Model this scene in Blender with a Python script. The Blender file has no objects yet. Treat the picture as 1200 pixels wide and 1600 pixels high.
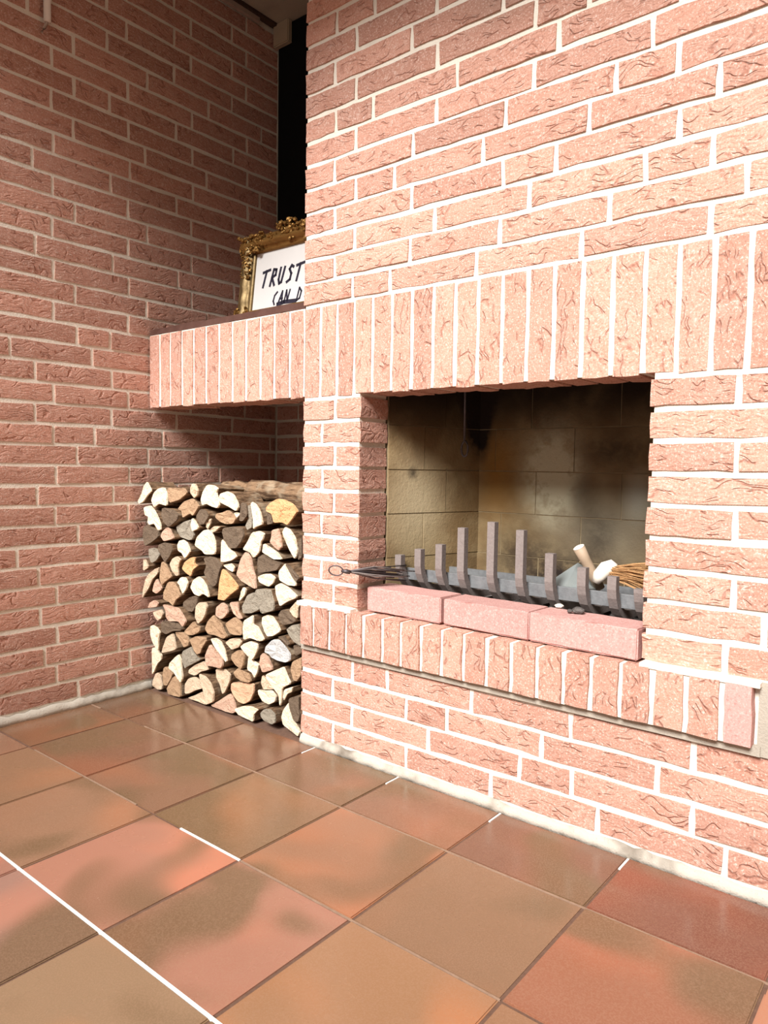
import bpy, bmesh, math, random
from mathutils import Vector, Matrix
random.seed(7)
M = 0.0625                      # masonry module: one course, a quarter of a brick length
FZ = -0.5                       # floor level in modules
def W(x, y, z): return Vector((x*M, y*M, (z-FZ)*M))
C = bpy.context.scene.collection

# ------------------------------------------------------------------ camera
cam = bpy.data.cameras.new('camera'); camo = bpy.data.objects.new('camera', cam); C.objects.link(camo)
yaw, pit, rol = -0.6799, -0.0613, 0.0155
F = Vector((math.sin(yaw)*math.cos(pit), math.cos(yaw)*math.cos(pit), math.sin(pit)))
R = F.cross(Vector((0,0,1))).normalized(); U = R.cross(F)
R2 = R*math.cos(rol)+U*math.sin(rol); U2 = -R*math.sin(rol)+U*math.cos(rol)
mm = Matrix((R2, U2, -F)).transposed().to_4x4(); mm.translation = W(23.2873, -22.9915, 12.0417)
camo.matrix_world = mm
cam.sensor_fit = 'HORIZONTAL'; cam.sensor_width = 36; cam.lens = 36*1135.96/1200; cam.clip_start = 0.02
bpy.context.scene.camera = camo
# ------------------------------------------------------------------ world, lights, exposure
wd = bpy.data.worlds.new('world'); bpy.context.scene.world = wd; wd.use_nodes = True
wd.node_tree.nodes['Background'].inputs[0].default_value = (1.0, 0.95, 0.87, 1)
wd.node_tree.nodes['Background'].inputs[1].default_value = 0.40
def light(name, kind, loc, target, energy, color, **kw):
    l = bpy.data.lights.new(name, kind); l.energy = energy; l.color = color
    for k, v in kw.items(): setattr(l, k, v)
    o = bpy.data.objects.new(name, l); C.objects.link(o); o.location = loc
    d = (target-loc); o.rotation_euler = d.to_track_quat('-Z', 'Y').to_euler(); return o
def sun(name, d, strength, angle, color):
    l = bpy.data.lights.new(name, 'SUN'); l.energy = strength; l.angle = math.radians(angle); l.color = color
    o = bpy.data.objects.new(name, l); C.objects.link(o); o.location = W(0, -60, 80); o.rotation_euler = (-Vector(d)).to_track_quat('-Z', 'Y').to_euler()
sun('hazy_sun', (.19, -1, .83), 6.3, 24, (1.0, 0.965, 0.93))
vs = bpy.context.scene.view_settings
vs.view_transform = 'Standard'; vs.look = 'None'; vs.gamma = 1; vs.use_curve_mapping = False; vs.exposure = 0.38

# ------------------------------------------------------------------ materials
class NT:
    def __init__(s, name):
        s.m = bpy.data.materials.new(name); s.m.use_nodes = True; s.t = s.m.node_tree
        s.b = s.t.nodes['Principled BSDF']
    def n(s, typ, **kw):
        o = s.t.nodes.new(typ)
        for k, v in kw.items():
            if k.startswith('i_'):
                key = k[2:]; key = int(key) if key.isdigit() else key
                s.set(o, key, v)
            else: setattr(o, k, v)
        return o
    def set(s, o, key, v):
        if isinstance(v, tuple) and len(v) == 2 and hasattr(v[0], 'outputs'): s.t.links.new(v[0].outputs[v[1]], o.inputs[key])
        elif hasattr(v, 'outputs'): s.t.links.new(v.outputs[0], o.inputs[key])
        else:
            if isinstance(v, tuple) and len(v) == 3 and o.inputs[key].type == 'RGBA': v = v+(1,)
            o.inputs[key].default_value = v
    def math(s, op, a, b=0.5, c=0.5, clamp=False): return s.n('ShaderNodeMath', operation=op, use_clamp=clamp, i_0=a, i_1=b, i_2=c)
    def vm(s, op, a, b=(0,0,0)): return s.n('ShaderNodeVectorMath', operation=op, i_0=a, i_1=b)
    def noise(s, vec, scale, detail=2, rough=0.5, dist=0.0):
        return s.n('ShaderNodeTexNoise', i_Vector=vec, i_Scale=scale, i_Detail=detail, i_Roughness=rough, i_Distortion=dist)
    def ss(s, v, a, b, lo=0.0, hi=1.0):
        return s.n('ShaderNodeMapRange', interpolation_type='SMOOTHSTEP', i_0=v, i_1=a, i_2=b, i_3=lo, i_4=hi)
    def mix(s, f, a, b, mode='MIX'):
        o = s.t.nodes.new('ShaderNodeMix'); o.data_type = 'RGBA'; o.blend_type = mode
        s.set(o, 0, f); s.set(o, 6, a); s.set(o, 7, b); return (o, 2)
    def bump(s, h, strength, dist):
        o = s.n('ShaderNodeBump', i_Strength=strength, i_Distance=dist, i_Height=h); s.set(s.b, 'Normal', (o, 0)); return o
    def out(s, col, rough=0.8, spec=0.3, metal=0.0):
        s.set(s.b, 'Base Color', col); s.set(s.b, 'Roughness', rough); s.set(s.b, 'Specular IOR Level', spec); s.set(s.b, 'Metallic', metal)
        return s.m
def blob(s, pos, c, r, soft=1.0):
    """round stain at a fixed place in the room (soot, ash)"""
    v = s.vm('SUBTRACT', pos, tuple(W(*c))); v = s.vm('DIVIDE', (v, 0), tuple(a*M for a in r))
    l = s.n('ShaderNodeVectorMath', operation='LENGTH', i_0=(v, 0))
    return s.ss((l, 1), 1.0, 1.0-soft, 0, 1)

def brick_mat(name, ca, cb, fleck, amt=1.0, smooth=False):
    s = NT(name); tc = s.n('ShaderNodeTexCoord'); oi = s.n('ShaderNodeObjectInfo')
    off = s.vm('SCALE', (1.0, 2.3, 1.7)); s.set(off, 'Scale', s.math('MULTIPLY', (oi, 5), 23.0))
    p = s.vm('ADD', (tc, 3), (off, 0))
    n1 = s.noise((p, 0), 260, 3, 0.7); n2 = s.noise((p, 0), 14, 3, 0.6); n3 = s.noise((p, 0), 70, 3, 0.65)
    # folds of the hand-thrown clay: warped, stretched cells
    w = s.noise((p, 0), 13, 2, 0.5); wv = s.vm('SCALE', (w, 1)); s.set(wv, 'Scale', 0.085)
    q = s.vm('ADD', (p, 0), (wv, 0)); q = s.vm('MULTIPLY', (q, 0), (12.0, 22.0, 52.0))
    vo = s.n('ShaderNodeTexVoronoi', feature='DISTANCE_TO_EDGE', i_Vector=(q, 0), i_Scale=1.0)
    fold = s.ss((vo, 0), 0.0, 0.085, 1, 0); mask = s.ss((s.noise((p, 0), 30, 1), 0), 0.50, 0.60)
    fold = s.math('MULTIPLY', fold, mask)
    st = s.noise((s.vm('MULTIPLY', (q, 0), (1.2, 1.5, 2.6)), 0), 1.2, 2, 0.5)
    base = s.mix((n2, 0), ca, cb)
    rv = s.math('MULTIPLY_ADD', (oi, 5), 0.26, 0.86)
    base = s.mix(1.0, base, s.n('ShaderNodeCombineColor', i_0=rv, i_1=rv, i_2=rv), 'MULTIPLY')
    base = s.mix(s.ss((n3, 0), 0.55, 0.70, 0, 0.22), base, fleck)
    base = s.mix(s.ss((n1, 0), 0.56, 0.66, 0, 0.75), base, fleck)
    base = s.mix(s.ss((n1, 0), 0.45, 0.35, 0, 0.6), base, tuple(c*0.62 for c in ca))
    base = s.mix(s.math('MULTIPLY', fold, 0.0 if smooth else 0.4), base, (ca[0]*.62, ca[1]*.42, ca[2]*.36))
    if not smooth:
        geo = s.n('ShaderNodeNewGeometry')
        st2 = blob(s, (geo, 0), (10.2, 0, 28.6), (3.4, 2, 1.5)); base = s.mix(s.math('MULTIPLY', st2, 0.35), base, (0.16, 0.13, 0.10))
    h = s.math('MULTIPLY_ADD', (n1, 0), 0.30, s.math('MULTIPLY', (n3, 0), 0.55))
    h = s.math('MULTIPLY_ADD', (st, 0), 0.0 if smooth else 1.1, h)
    h = s.math('MULTIPLY_ADD', fold, -0.0 if smooth else -1.0, h)
    s.bump(h, 0.7*amt, 0.0036)
    return s.out(base, 0.88, 0.25)
m_brick = brick_mat('rough_salmon_brick', (0.51, 0.25, 0.178), (0.60, 0.355, 0.28), (0.80, 0.66, 0.585))
m_red = brick_mat('smooth_red_brick', (0.52, 0.27, 0.24), (0.58, 0.34, 0.31), (0.70, 0.50, 0.46), 0.4, True)

def mortar_mat(name, col, dark, grime=0.35):
    s = NT(name); g = s.n('ShaderNodeNewGeometry'); n = s.noise((g, 0), 220, 3, 0.7); n2 = s.noise((g, 0), 9, 3, 0.6)
    c = s.mix(s.ss((n2, 0), 0.45, 0.75, 0, grime), col, dark); c = s.mix(s.ss((n, 0), 0.60, 0.72, 0, 0.4), c, dark)
    s.bump((n, 0), 0.6, 0.003); return s.out(c, 0.92, 0.2)
m_mortar = mortar_mat('cream_mortar', (0.86, 0.82, 0.72), (0.62, 0.56, 0.46))
m_fillet = mortar_mat('stained_cement', (0.55, 0.51, 0.44), (0.16, 0.13, 0.10), 1.0)
m_shademortar = mortar_mat('shaded_mortar', (0.42, 0.38, 0.32), (0.25, 0.22, 0.18))  # mortar with recess shade put into its colour, for the sill joints
m_plaster = mortar_mat('plaster', (0.52, 0.47, 0.38), (0.40, 0.36, 0.30), 0.5)

def tile_mat():
    s = NT('fired_clay_floor_tile'); g = s.n('ShaderNodeNewGeometry'); oi = s.n('ShaderNodeObjectInfo')
    off = s.vm('SCALE', (3.0, 5.0, 7.0)); s.set(off, 'Scale', (oi, 5)); p = s.vm('ADD', (g, 0), (off, 0))
    a = s.noise((p, 0), 3.6, 1, 0.4, 0.4); b = s.noise((s.vm('ADD', (p, 0), (4, 7, 2)), 0), 4.4, 1, 0.4, 0.3); n1 = s.noise((p, 0), 380, 2, 0.6)
    warm = s.mix(1.0, (oi, 1), (1.38, 1.1, 0.97), 'MULTIPLY'); base = s.mix(s.ss((a, 0), 0.45, 0.68, 0, 0.9), (oi, 1), warm)
    base = s.mix(s.ss((b, 0), 0.50, 0.68, 0, 0.8), base, (0.15, 0.10, 0.05))
    base = s.mix(s.ss((n1, 0), 0.40, 0.65, 0, 0.22), base, (0.42, 0.27, 0.18))
    r = s.n('ShaderNodeMapRange', i_0=(s.noise((p, 0), 11, 4, 0.6), 0), i_1=0.3, i_2=0.7, i_3=0.16, i_4=0.32)
    h = s.math('MULTIPLY_ADD', (n1, 0), 0.04, (s.noise((p, 0), 7, 2), 0)); s.bump(h, 0.35, 0.003)
    return s.out(base, r, 0.55)
m_tile = tile_mat()

def cut_mat(name, ca, cb, crack):
    s = NT(name); tc = s.n('ShaderNodeTexCoord'); oi = s.n('ShaderNodeObjectInfo')
    off = s.vm('SCALE', (0.4, 0.2, 0.5)); s.set(off, 'Scale', (oi, 5)); p = s.vm('ADD', (tc, 3), (off, 0))
    wv = s.n('ShaderNodeTexWave', wave_type='RINGS', rings_direction='Y', i_Vector=(p, 0), i_Scale=75.0, i_Distortion=3.5, i_Detail=2.0)
    n = s.noise((p, 0), 190, 3, 0.7); n2 = s.noise((p, 0), 22, 3, 0.6); n3 = s.noise((p, 0), 55, 4, 0.7, 1.0)
    c = s.mix((n2, 0), ca, cb); c = s.mix(s.math('MULTIPLY', (wv, 1), 0.16), c, cb)
    c = s.mix(s.ss((n3, 0), 0.54, 0.70, 0, 0.65), c, crack); c = s.mix(s.ss((n, 0), 0.55, 0.72, 0, 0.6), c, crack)
    h = s.math('MULTIPLY_ADD', (n, 0), 0.8, (n3, 0)); s.bump(h, 1.0, 0.005); return s.out(c, 0.85, 0.2)
CUT = {'w': cut_mat('fresh_cut_wood', (0.93, 0.83, 0.67), (0.84, 0.68, 0.48), (0.62, 0.42, 0.25)),
       'c': cut_mat('dry_cut_wood', (0.72, 0.58, 0.43), (0.62, 0.47, 0.33), (0.42, 0.26, 0.14)),
       't': cut_mat('tan_cut_wood', (0.50, 0.34, 0.21), (0.40, 0.26, 0.16), (0.20, 0.12, 0.06)),
       'p': cut_mat('pinkish_cut_wood', (0.66, 0.45, 0.34), (0.56, 0.36, 0.26), (0.36, 0.18, 0.10)),
       'P': cut_mat('salmon_heartwood', (0.80, 0.50, 0.33), (0.72, 0.42, 0.27), (0.50, 0.26, 0.15)),
       'g': cut_mat('weathered_grey_wood', (0.38, 0.34, 0.27), (0.27, 0.24, 0.19), (0.13, 0.11, 0.08)),
       'G': cut_mat('silver_grey_wood', (0.66, 0.67, 0.66), (0.50, 0.51, 0.51), (0.25, 0.25, 0.24)),
       'd': cut_mat('dark_weathered_wood', (0.20, 0.145, 0.10), (0.13, 0.095, 0.065), (0.06, 0.04, 0.03)),
       'o': cut_mat('orange_knotty_wood', (0.78, 0.52, 0.28), (0.66, 0.34, 0.15), (0.28, 0.10, 0.04))}
def bark_mat(name='bark', st_=(1.0, 0.22, 1.0)):
    s = NT(name); tc = s.n('ShaderNodeTexCoord'); oi = s.n('ShaderNodeObjectInfo')
    off = s.vm('SCALE', (1.4, 1.2, 1.5)); s.set(off, 'Scale', (oi, 5)); p = s.vm('ADD', (tc, 3), (off, 0))
    st = s.vm('MULTIPLY', (p, 0), st_); n = s.noise((st, 0), 90, 4, 0.7, 0.3); n2 = s.noise((p, 0), 18, 3)
    c = s.mix(s.ss((n, 0), 0.35, 0.65), (0.075, 0.042, 0.024), (0.29, 0.185, 0.11)); c = s.mix(s.ss((n2, 0), 0.5, 0.7, 0, 0.5), c, (0.42, 0.35, 0.25))
    s.bump((n, 0), 1.0, 0.005); return s.out(c, 0.95, 0.1)
m_bark = bark_mat(); m_bark_across = bark_mat('bark_lying', (0.16, 1.0, 1.0))

def fire_mat():
    s = NT('sooted_firebrick'); g = s.n('ShaderNodeNewGeometry'); oi = s.n('ShaderNodeObjectInfo')
    n = s.noise((g, 0), 120, 4, 0.7); n2 = s.noise((g, 0), 7, 3, 0.6); n3 = s.noise((g, 0), 26, 3, 0.7)
    c = s.mix(s.ss((n2, 0), 0.35, 0.65), (0.30, 0.22, 0.115), (0.20, 0.13, 0.06))
    rv = s.math('MULTIPLY_ADD', (oi, 5), 0.25, 0.85); c = s.mix(1.0, c, s.n('ShaderNodeCombineColor', i_0=rv, i_1=rv, i_2=rv), 'MULTIPLY')
    c = s.mix(blob(s, (g, 0), (3.9, 3.2, 10.5), (1.6, 3, 3.4)), c, (0.42, 0.34, 0.21))
    c = s.mix(blob(s, (g, 0), (5.8, 7, 12.0), (1.7, 2, 3.2)), c, (0.27, 0.14, 0.035))
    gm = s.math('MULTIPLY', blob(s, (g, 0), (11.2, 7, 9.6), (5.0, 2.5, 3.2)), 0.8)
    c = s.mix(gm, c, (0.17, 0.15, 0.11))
    c = s.mix(s.math('MULTIPLY', blob(s, (g, 0), (8.7, 7, 11.9), (2.1, 2, 3.2)), s.ss((n3, 0), 0.3, 0.65, 0.7, 1.9), 0, True), c, (0.50, 0.465, 0.33))
    c = s.mix(s.math('MULTIPLY', blob(s, (g, 0), (12.6, 7, 11), (1.0, 2, 1.6)), 0.7), c, (0.36, 0.36, 0.30))
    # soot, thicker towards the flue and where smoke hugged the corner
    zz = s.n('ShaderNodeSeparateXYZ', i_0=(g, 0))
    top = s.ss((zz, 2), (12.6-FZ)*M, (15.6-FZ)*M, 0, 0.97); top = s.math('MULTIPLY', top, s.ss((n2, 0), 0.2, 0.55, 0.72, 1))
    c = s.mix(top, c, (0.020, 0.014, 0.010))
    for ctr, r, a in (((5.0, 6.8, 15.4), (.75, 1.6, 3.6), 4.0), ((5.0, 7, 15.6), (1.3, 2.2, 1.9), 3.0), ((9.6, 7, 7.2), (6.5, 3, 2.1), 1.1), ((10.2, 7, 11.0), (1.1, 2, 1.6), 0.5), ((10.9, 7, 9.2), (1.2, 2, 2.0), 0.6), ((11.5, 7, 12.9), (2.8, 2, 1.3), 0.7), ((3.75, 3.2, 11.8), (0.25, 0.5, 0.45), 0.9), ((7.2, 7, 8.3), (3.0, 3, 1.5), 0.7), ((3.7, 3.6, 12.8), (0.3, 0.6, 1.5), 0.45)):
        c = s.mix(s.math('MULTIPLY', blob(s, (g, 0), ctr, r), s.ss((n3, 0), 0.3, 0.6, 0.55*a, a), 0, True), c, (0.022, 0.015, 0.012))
    s.bump(s.math('ADD', (n, 0), (n3, 0)), 0.5, 0.003); return s.out(c, 0.92, 0.2)
m_fire = fire_mat()

def simple(name, ca, cb, rough=0.6, metal=0.0, scale=40, bump=0.3, spec=0.4, dist=0.002):
    s = NT(name); tc = s.n('ShaderNodeTexCoord'); n = s.noise((tc, 3), scale, 4, 0.65)
    s.bump((n, 0), bump, dist); return s.out(s.mix((n, 0), ca, cb), rough, spec, metal)
m_firejoint = simple('firebox_joint', (0.40, 0.32, 0.19), (0.16, 0.11, 0.06), 0.95)
m_soot = simple('black_soot', (0.020, 0.016, 0.014), (0.05, 0.04, 0.035), 0.95)
m_iron = simple('dusty_cast_iron', (0.17, 0.14, 0.13), (0.29, 0.25, 0.235), 0.75, 0.15, 160, 0.5)
m_rail = simple('grey_steel_rail', (0.15, 0.155, 0.165), (0.34, 0.36, 0.37), 0.5, 0.5, 70, 0.4)
m_wire = simple('dark_wire', (0.05, 0.04, 0.05), (0.16, 0.14, 0.14), 0.5, 0.7, 90)
m_ash = simple('grey_ash', (0.03, 0.027, 0.025), (0.20, 0.18, 0.17), 1.0, 0, 60, 1.0, 0.1, 0.01)
m_gold = simple('tarnished_gilt', (0.13, 0.065, 0.015), (0.36, 0.20, 0.06), 0.42, 0.7, 45, 0.8)
m_goldlt = simple('polished_gilt', (0.085, 0.05, 0.015), (0.24, 0.17, 0.08), 0.45, 0.65, 45, 0.4)
m_paper = simple('white_card', (0.56, 0.555, 0.545), (0.60, 0.595, 0.585), 0.7, 0, 20, 0.05)
m_ink = simple('black_ink', (0.012, 0.010, 0.02), (0.02, 0.02, 0.04), 0.5)
m_shelf = simple('dark_stained_oak', (0.055, 0.022, 0.016), (0.13, 0.065, 0.05), 0.6, 0, 25, 0.5)
m_black = simple('matt_black_panel', (0.006, 0.008, 0.009), (0.008, 0.009, 0.010), 0.85, 0, 40, 0.1, 0.1)
m_beige = simple('beige_plastic', (0.46, 0.38, 0.27), (0.50, 0.42, 0.31), 0.6)
m_white = simple('white_plastic', (0.80, 0.77, 0.70), (0.84, 0.81, 0.75), 0.45)
m_trim = simple('dusty_pale_trim', (0.42, 0.33, 0.27), (0.55, 0.44, 0.37), 0.7)
m_dkwood = simple('dark_trim', (0.06, 0.035, 0.025), (0.09, 0.05, 0.035), 0.7)
m_rod = simple('pale_turned_wood', (0.30, 0.22, 0.15), (0.40, 0.30, 0.21), 0.6, 0, 40, 0.3)
m_rodend = simple('pale_end_grain', (0.80, 0.74, 0.64), (0.86, 0.80, 0.70), 0.7)
m_bristle = simple('brown_bristle', (0.30, 0.14, 0.05), (0.62, 0.38, 0.18), 0.7, 0, 300, 0.8)
m_pan = simple('blue_grey_sheet_steel', (0.30, 0.34, 0.34), (0.42, 0.46, 0.45), 0.4, 0.5, 30, 0.2)
m_grout = simple('dark_grout', (0.10, 0.05, 0.032), (0.22, 0.13, 0.09), 0.95, 0, 90, 0.6)
m_groutl = simple('pale_grout', (0.20, 0.12, 0.08), (0.44, 0.30, 0.21), 0.95, 0, 60, 0.6)
m_groutw = simple('white_grout', (0.82, 0.80, 0.76), (0.90, 0.88, 0.84), 0.9, 0, 90, 0.5)

# ------------------------------------------------------------------ helpers
def tag(o, label=None, cat=None, group=None, kind=None):
    for k, v in (('label', label), ('category', cat), ('group', group), ('kind', kind)):
        if v: o[k] = v
    return o
def empty(name, loc, **kw):
    o = bpy.data.objects.new(name, None); C.objects.link(o); o.location = loc; o.empty_display_size = 0.05
    return tag(o, **kw)
def link(name, me, parent=None, mat=None):
    if mat and not me.materials: me.materials.append(mat)
    o = bpy.data.objects.new(name, me); C.objects.link(o)
    if parent:
        o.parent = parent; o.matrix_parent_inverse = PINV(parent)
    return o
def PINV(p):
    m = Matrix.LocRotScale(p.location, p.rotation_euler, p.scale)
    return (m if not p.parent else p.parent_world @ m).inverted() if False else world(p).inverted()
def world(p):
    m = Matrix.LocRotScale(p.location, p.rotation_euler, p.scale)
    return m if not p.parent else world(p.parent) @ p.matrix_parent_inverse @ m
def bmobj(name, bm, mat, parent=None, smooth=False):
    me = bpy.data.meshes.new(name); bm.to_mesh(me); bm.free()
    if smooth: me.polygons.foreach_set('use_smooth', [True]*len(me.polygons))
    return link(name, me, parent, mat)
def bx(bm, a, b):
    """box between two corners given in modules"""
    a, b = W(*a), W(*b)
    vs_ = [bm.verts.new((x, y, z)) for x in (a.x, b.x) for y in (a.y, b.y) for z in (a.z, b.z)]
    for f in ((0,1,3,2), (4,6,7,5), (0,4,5,1), (2,3,7,6), (0,2,6,4), (1,5,7,3)): bm.faces.new([vs_[i] for i in f])
    return vs_
def box(name, a, b, mat, parent=None, bevel=0.0):
    bm = bmesh.new(); bx(bm, a, b)
    bmesh.ops.recalc_face_normals(bm, faces=bm.faces)
    if bevel: bmesh.ops.bevel(bm, geom=bm.edges[:], offset=bevel, segments=2, affect='EDGES')
    return bmobj(name, bm, mat, parent)
def tube(bm, pts, r, n=8, cap=True):
    pts = [Vector(p) for p in pts]; rings = []
    for i, p in enumerate(pts):
        t = (pts[min(i+1, len(pts)-1)]-pts[max(i-1, 0)]).normalized()
        a = t.cross(Vector((0, 0, 1)) if abs(t.z) < 0.9 else Vector((0, 1, 0))).normalized(); b = t.cross(a)
        rr = r[i] if isinstance(r, (list, tuple)) else r
        rings.append([bm.verts.new(p+(a*math.cos(k*2*math.pi/n)+b*math.sin(k*2*math.pi/n))*rr) for k in range(n)])
    for i in range(len(rings)-1):
        for k in range(n): bm.faces.new((rings[i][k], rings[i][(k+1) % n], rings[i+1][(k+1) % n], rings[i+1][k]))
    if cap: bm.faces.new(rings[0][::-1]); bm.faces.new(rings[-1])
def strap(bm, path, x, w, t):
    """flat bar: path of (y,z) in modules, width w along x, thickness t"""
    n = len(path); L = []
    for i in range(n):
        a = path[max(i-1, 0)]; b = path[min(i+1, n-1)]; dy, dz = b[0]-a[0], b[1]-a[1]; l = math.hypot(dy, dz)
        ny, nz = -dz/l*t/2, dy/l*t/2; y, z = path[i]
        L.append([bm.verts.new(W(x+sx*w/2, y+s*ny, z+s*nz)) for sx, s in ((-1, -1), (1, -1), (1, 1), (-1, 1))])
    for i in range(n-1):
        for k in range(4): bm.faces.new((L[i][k], L[i][(k+1) % 4], L[i+1][(k+1) % 4], L[i+1][k]))
    bm.faces.new(L[0][::-1]); bm.faces.new(L[-1]); bmesh.ops.recalc_face_normals(bm, faces=bm.faces)

# brick meshes: front faces -Y, length along X, origin at the centre of the front face
BM = {}
def brick_mesh(L, H, D, var):
    key = (L, H, D, var)
    if key in BM: return BM[key]
    rr = random.Random(hash((round(L*100), round(H*100), round(D*100), var)) & 0xffff)
    nx = 5 if L > 2.5 else 4 if L > 1.4 else 2; nz = 2 if H < 1.4 else 4
    bm = bmesh.new(); g = {}
    for i in range(nx+1):
        for j in range(nz+1):
            edge = i in (0, nx) or j in (0, nz)
            x = (i/nx-0.5)*L*M; z = (j/nz-0.5)*H*M
            y = (0.0016 if edge else 0)+rr.uniform(-0.0008, 0.0008)
            if not edge: x += rr.uniform(-.15, .15)*L*M/nx; z += rr.uniform(-.15, .15)*H*M/nz
            else: z += rr.uniform(-0.0019, 0.0016); x += rr.uniform(-0.0018, 0.0016)
            g[i, j] = bm.verts.new((x, y, z))
    for i in range(nx):
        for j in range(nz):
            f = bm.faces.new((g[i, j], g[i+1, j], g[i+1, j+1], g[i, j+1])); f.smooth = True
    ring = [g[i, 0] for i in range(nx)]+[g[nx, j] for j in range(nz)]+[g[i, nz] for i in range(nx, 0, -1)]+[g[0, j] for j in range(nz, 0, -1)]
    for e in bm.edges:
        if len(e.link_faces) == 1: e.smooth = False
    back = [bm.verts.new((v.co.x, D*M, v.co.z)) for v in ring]; n = len(ring)
    for k in range(n): bm.faces.new((ring[(k+1) % n], ring[k], back[k], back[(k+1) % n]))
    me = bpy.data.meshes.new('brick'); bm.to_mesh(me); bm.free(); me.materials.append(m_brick); BM[key] = me; return me
nvar = 0
def brick(parent, pos, L, H=0.81, D=0.5, face='front', upright=False, mat=None, name='brick'):
    """pos = centre of visible face (modules); L along the course, or the height when upright"""
    global nvar; nvar += 1
    long_ = max(L, H) if upright else L
    base = 4 if long_ > 3.2 else 3 if long_ > 2.4 else 2 if long_ > 1.4 else 1
    bl = base-0.18; me = brick_mesh(bl, 0.81, D, nvar % 6)
    o = bpy.data.objects.new(name, me); C.objects.link(o)
    rz = {'front': 0, 'right': math.pi/2, 'left': -math.pi/2}[face]
    if upright:
        o.rotation_euler = (0, math.pi/2 if nvar % 2 else -math.pi/2, rz); o.scale = (H/bl, 1, L/0.81)
    else:
        o.rotation_euler = (0, math.pi*(nvar//3 % 2), rz); o.scale = (L/bl, 1, H/0.81)
    o.location = W(*pos)
    if parent: o.parent = parent; o.matrix_parent_inverse = world(parent).inverted()
    return o

FX={0: [1.96, 6.0, 9.96, 14.07, 18.06], 1: [3.06, 7.08, 11.12, 13.11, 17.08], 2: [1.93, 5.97, 7.94, 11.95, 15.97], 3: [3.06, 4.97, 9.03, 13.02, 17.04], 19: [2.8, 4.78, 8.8, 12.86, 16.88], 20: [1.77, 5.76, 9.76, 13.78, 17.83], 21: [2.87, 6.91, 10.89, 14.89, 16.86], 22: [1.74, 5.8, 9.84, 11.85, 15.87], 23: [2.91, 4.92, 8.99, 12.99, 16.97], 24: [1.71, 5.83, 9.88, 13.86, 15.77], 25: [2.87, 6.9, 10.95, 14.98], 26: [1.75, 3.78, 7.82, 11.84, 15.81], 27: [2.87, 6.91, 10.96, 12.86], 28: [1.68, 5.69, 9.68], 29: [2.86, 6.82], 30: [1.76, 3.8]}
JL={14: [1.88], 13: [1.12], 12: [1.89], 11: [1.15], 10: [1.89], 9: [1.17], 8: [1.92], 7: [1.16], 6: [1.91]}
JR={14: [17.86], 12: [17.88], 10: [17.92], 8: [17.97], 7: [18.82], 6: [17.83]}
LY={0: [-4.17, -2.02], 1: [-5.3, -1.23], 2: [-5.89, -1.88], 3: [-5.24, -3.03], 4: [-6.07, -2.03], 5: [-5.25, -1.21], 6: [-6.14, -2.13], 7: [-7.15, -3.1], 8: [-4.1], 9: [-5.28, -1.28], 10: [-6.16, -2.13], 11: [-5.21, -1.19, 0.84], 12: [-4.11, -0.02], 13: [-5.33, -3.13, 0.89], 14: [-6.2, -2.19], 15: [-5.27, -1.22], 16: [-6.17, -2.17], 17: [-7.33, -3.26], 18: [-4.06, -2.25], 19: [-5.25, -1.21], 20: [-4.14, -0.09], 21: [-5.23, -1.16], 22: [-6.1, -2.07], 23: [-5.27, -1.18], 24: [-4.1, -0.03], 25: [-5.22, -1.17], 26: [-6.18, -2.16], 27: [-5.15, -1.04], 28: [-4.13, -0.12], 29: [-5.22, -1.1], 30: [-4.07, -2.18], 31: [-5.16, -1.13], 32: [-4.07, 0.01]}
SJ=[-0.02, 1.0, 1.97, 2.95, 3.93, 4.93, 5.93, 6.97, 7.96, 8.95, 9.95, 10.95, 11.95, 12.97, 14.0, 15.03, 16.05, 17.05, 18.05]
MJ=[-11.99, -10.98, -10.01, -8.98, -8.0, -7.0, -5.97, -4.94, -3.93, -2.91, -1.96, -0.95]
RL=[0.2, 1.08, 2.04, 3.01, 3.97, 4.98, 5.93, 6.92, 7.9, 8.89, 9.88, 10.88, 11.89, 12.87, 13.84, 14.83, 15.83, 16.85, 17.86, 18.77]
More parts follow.
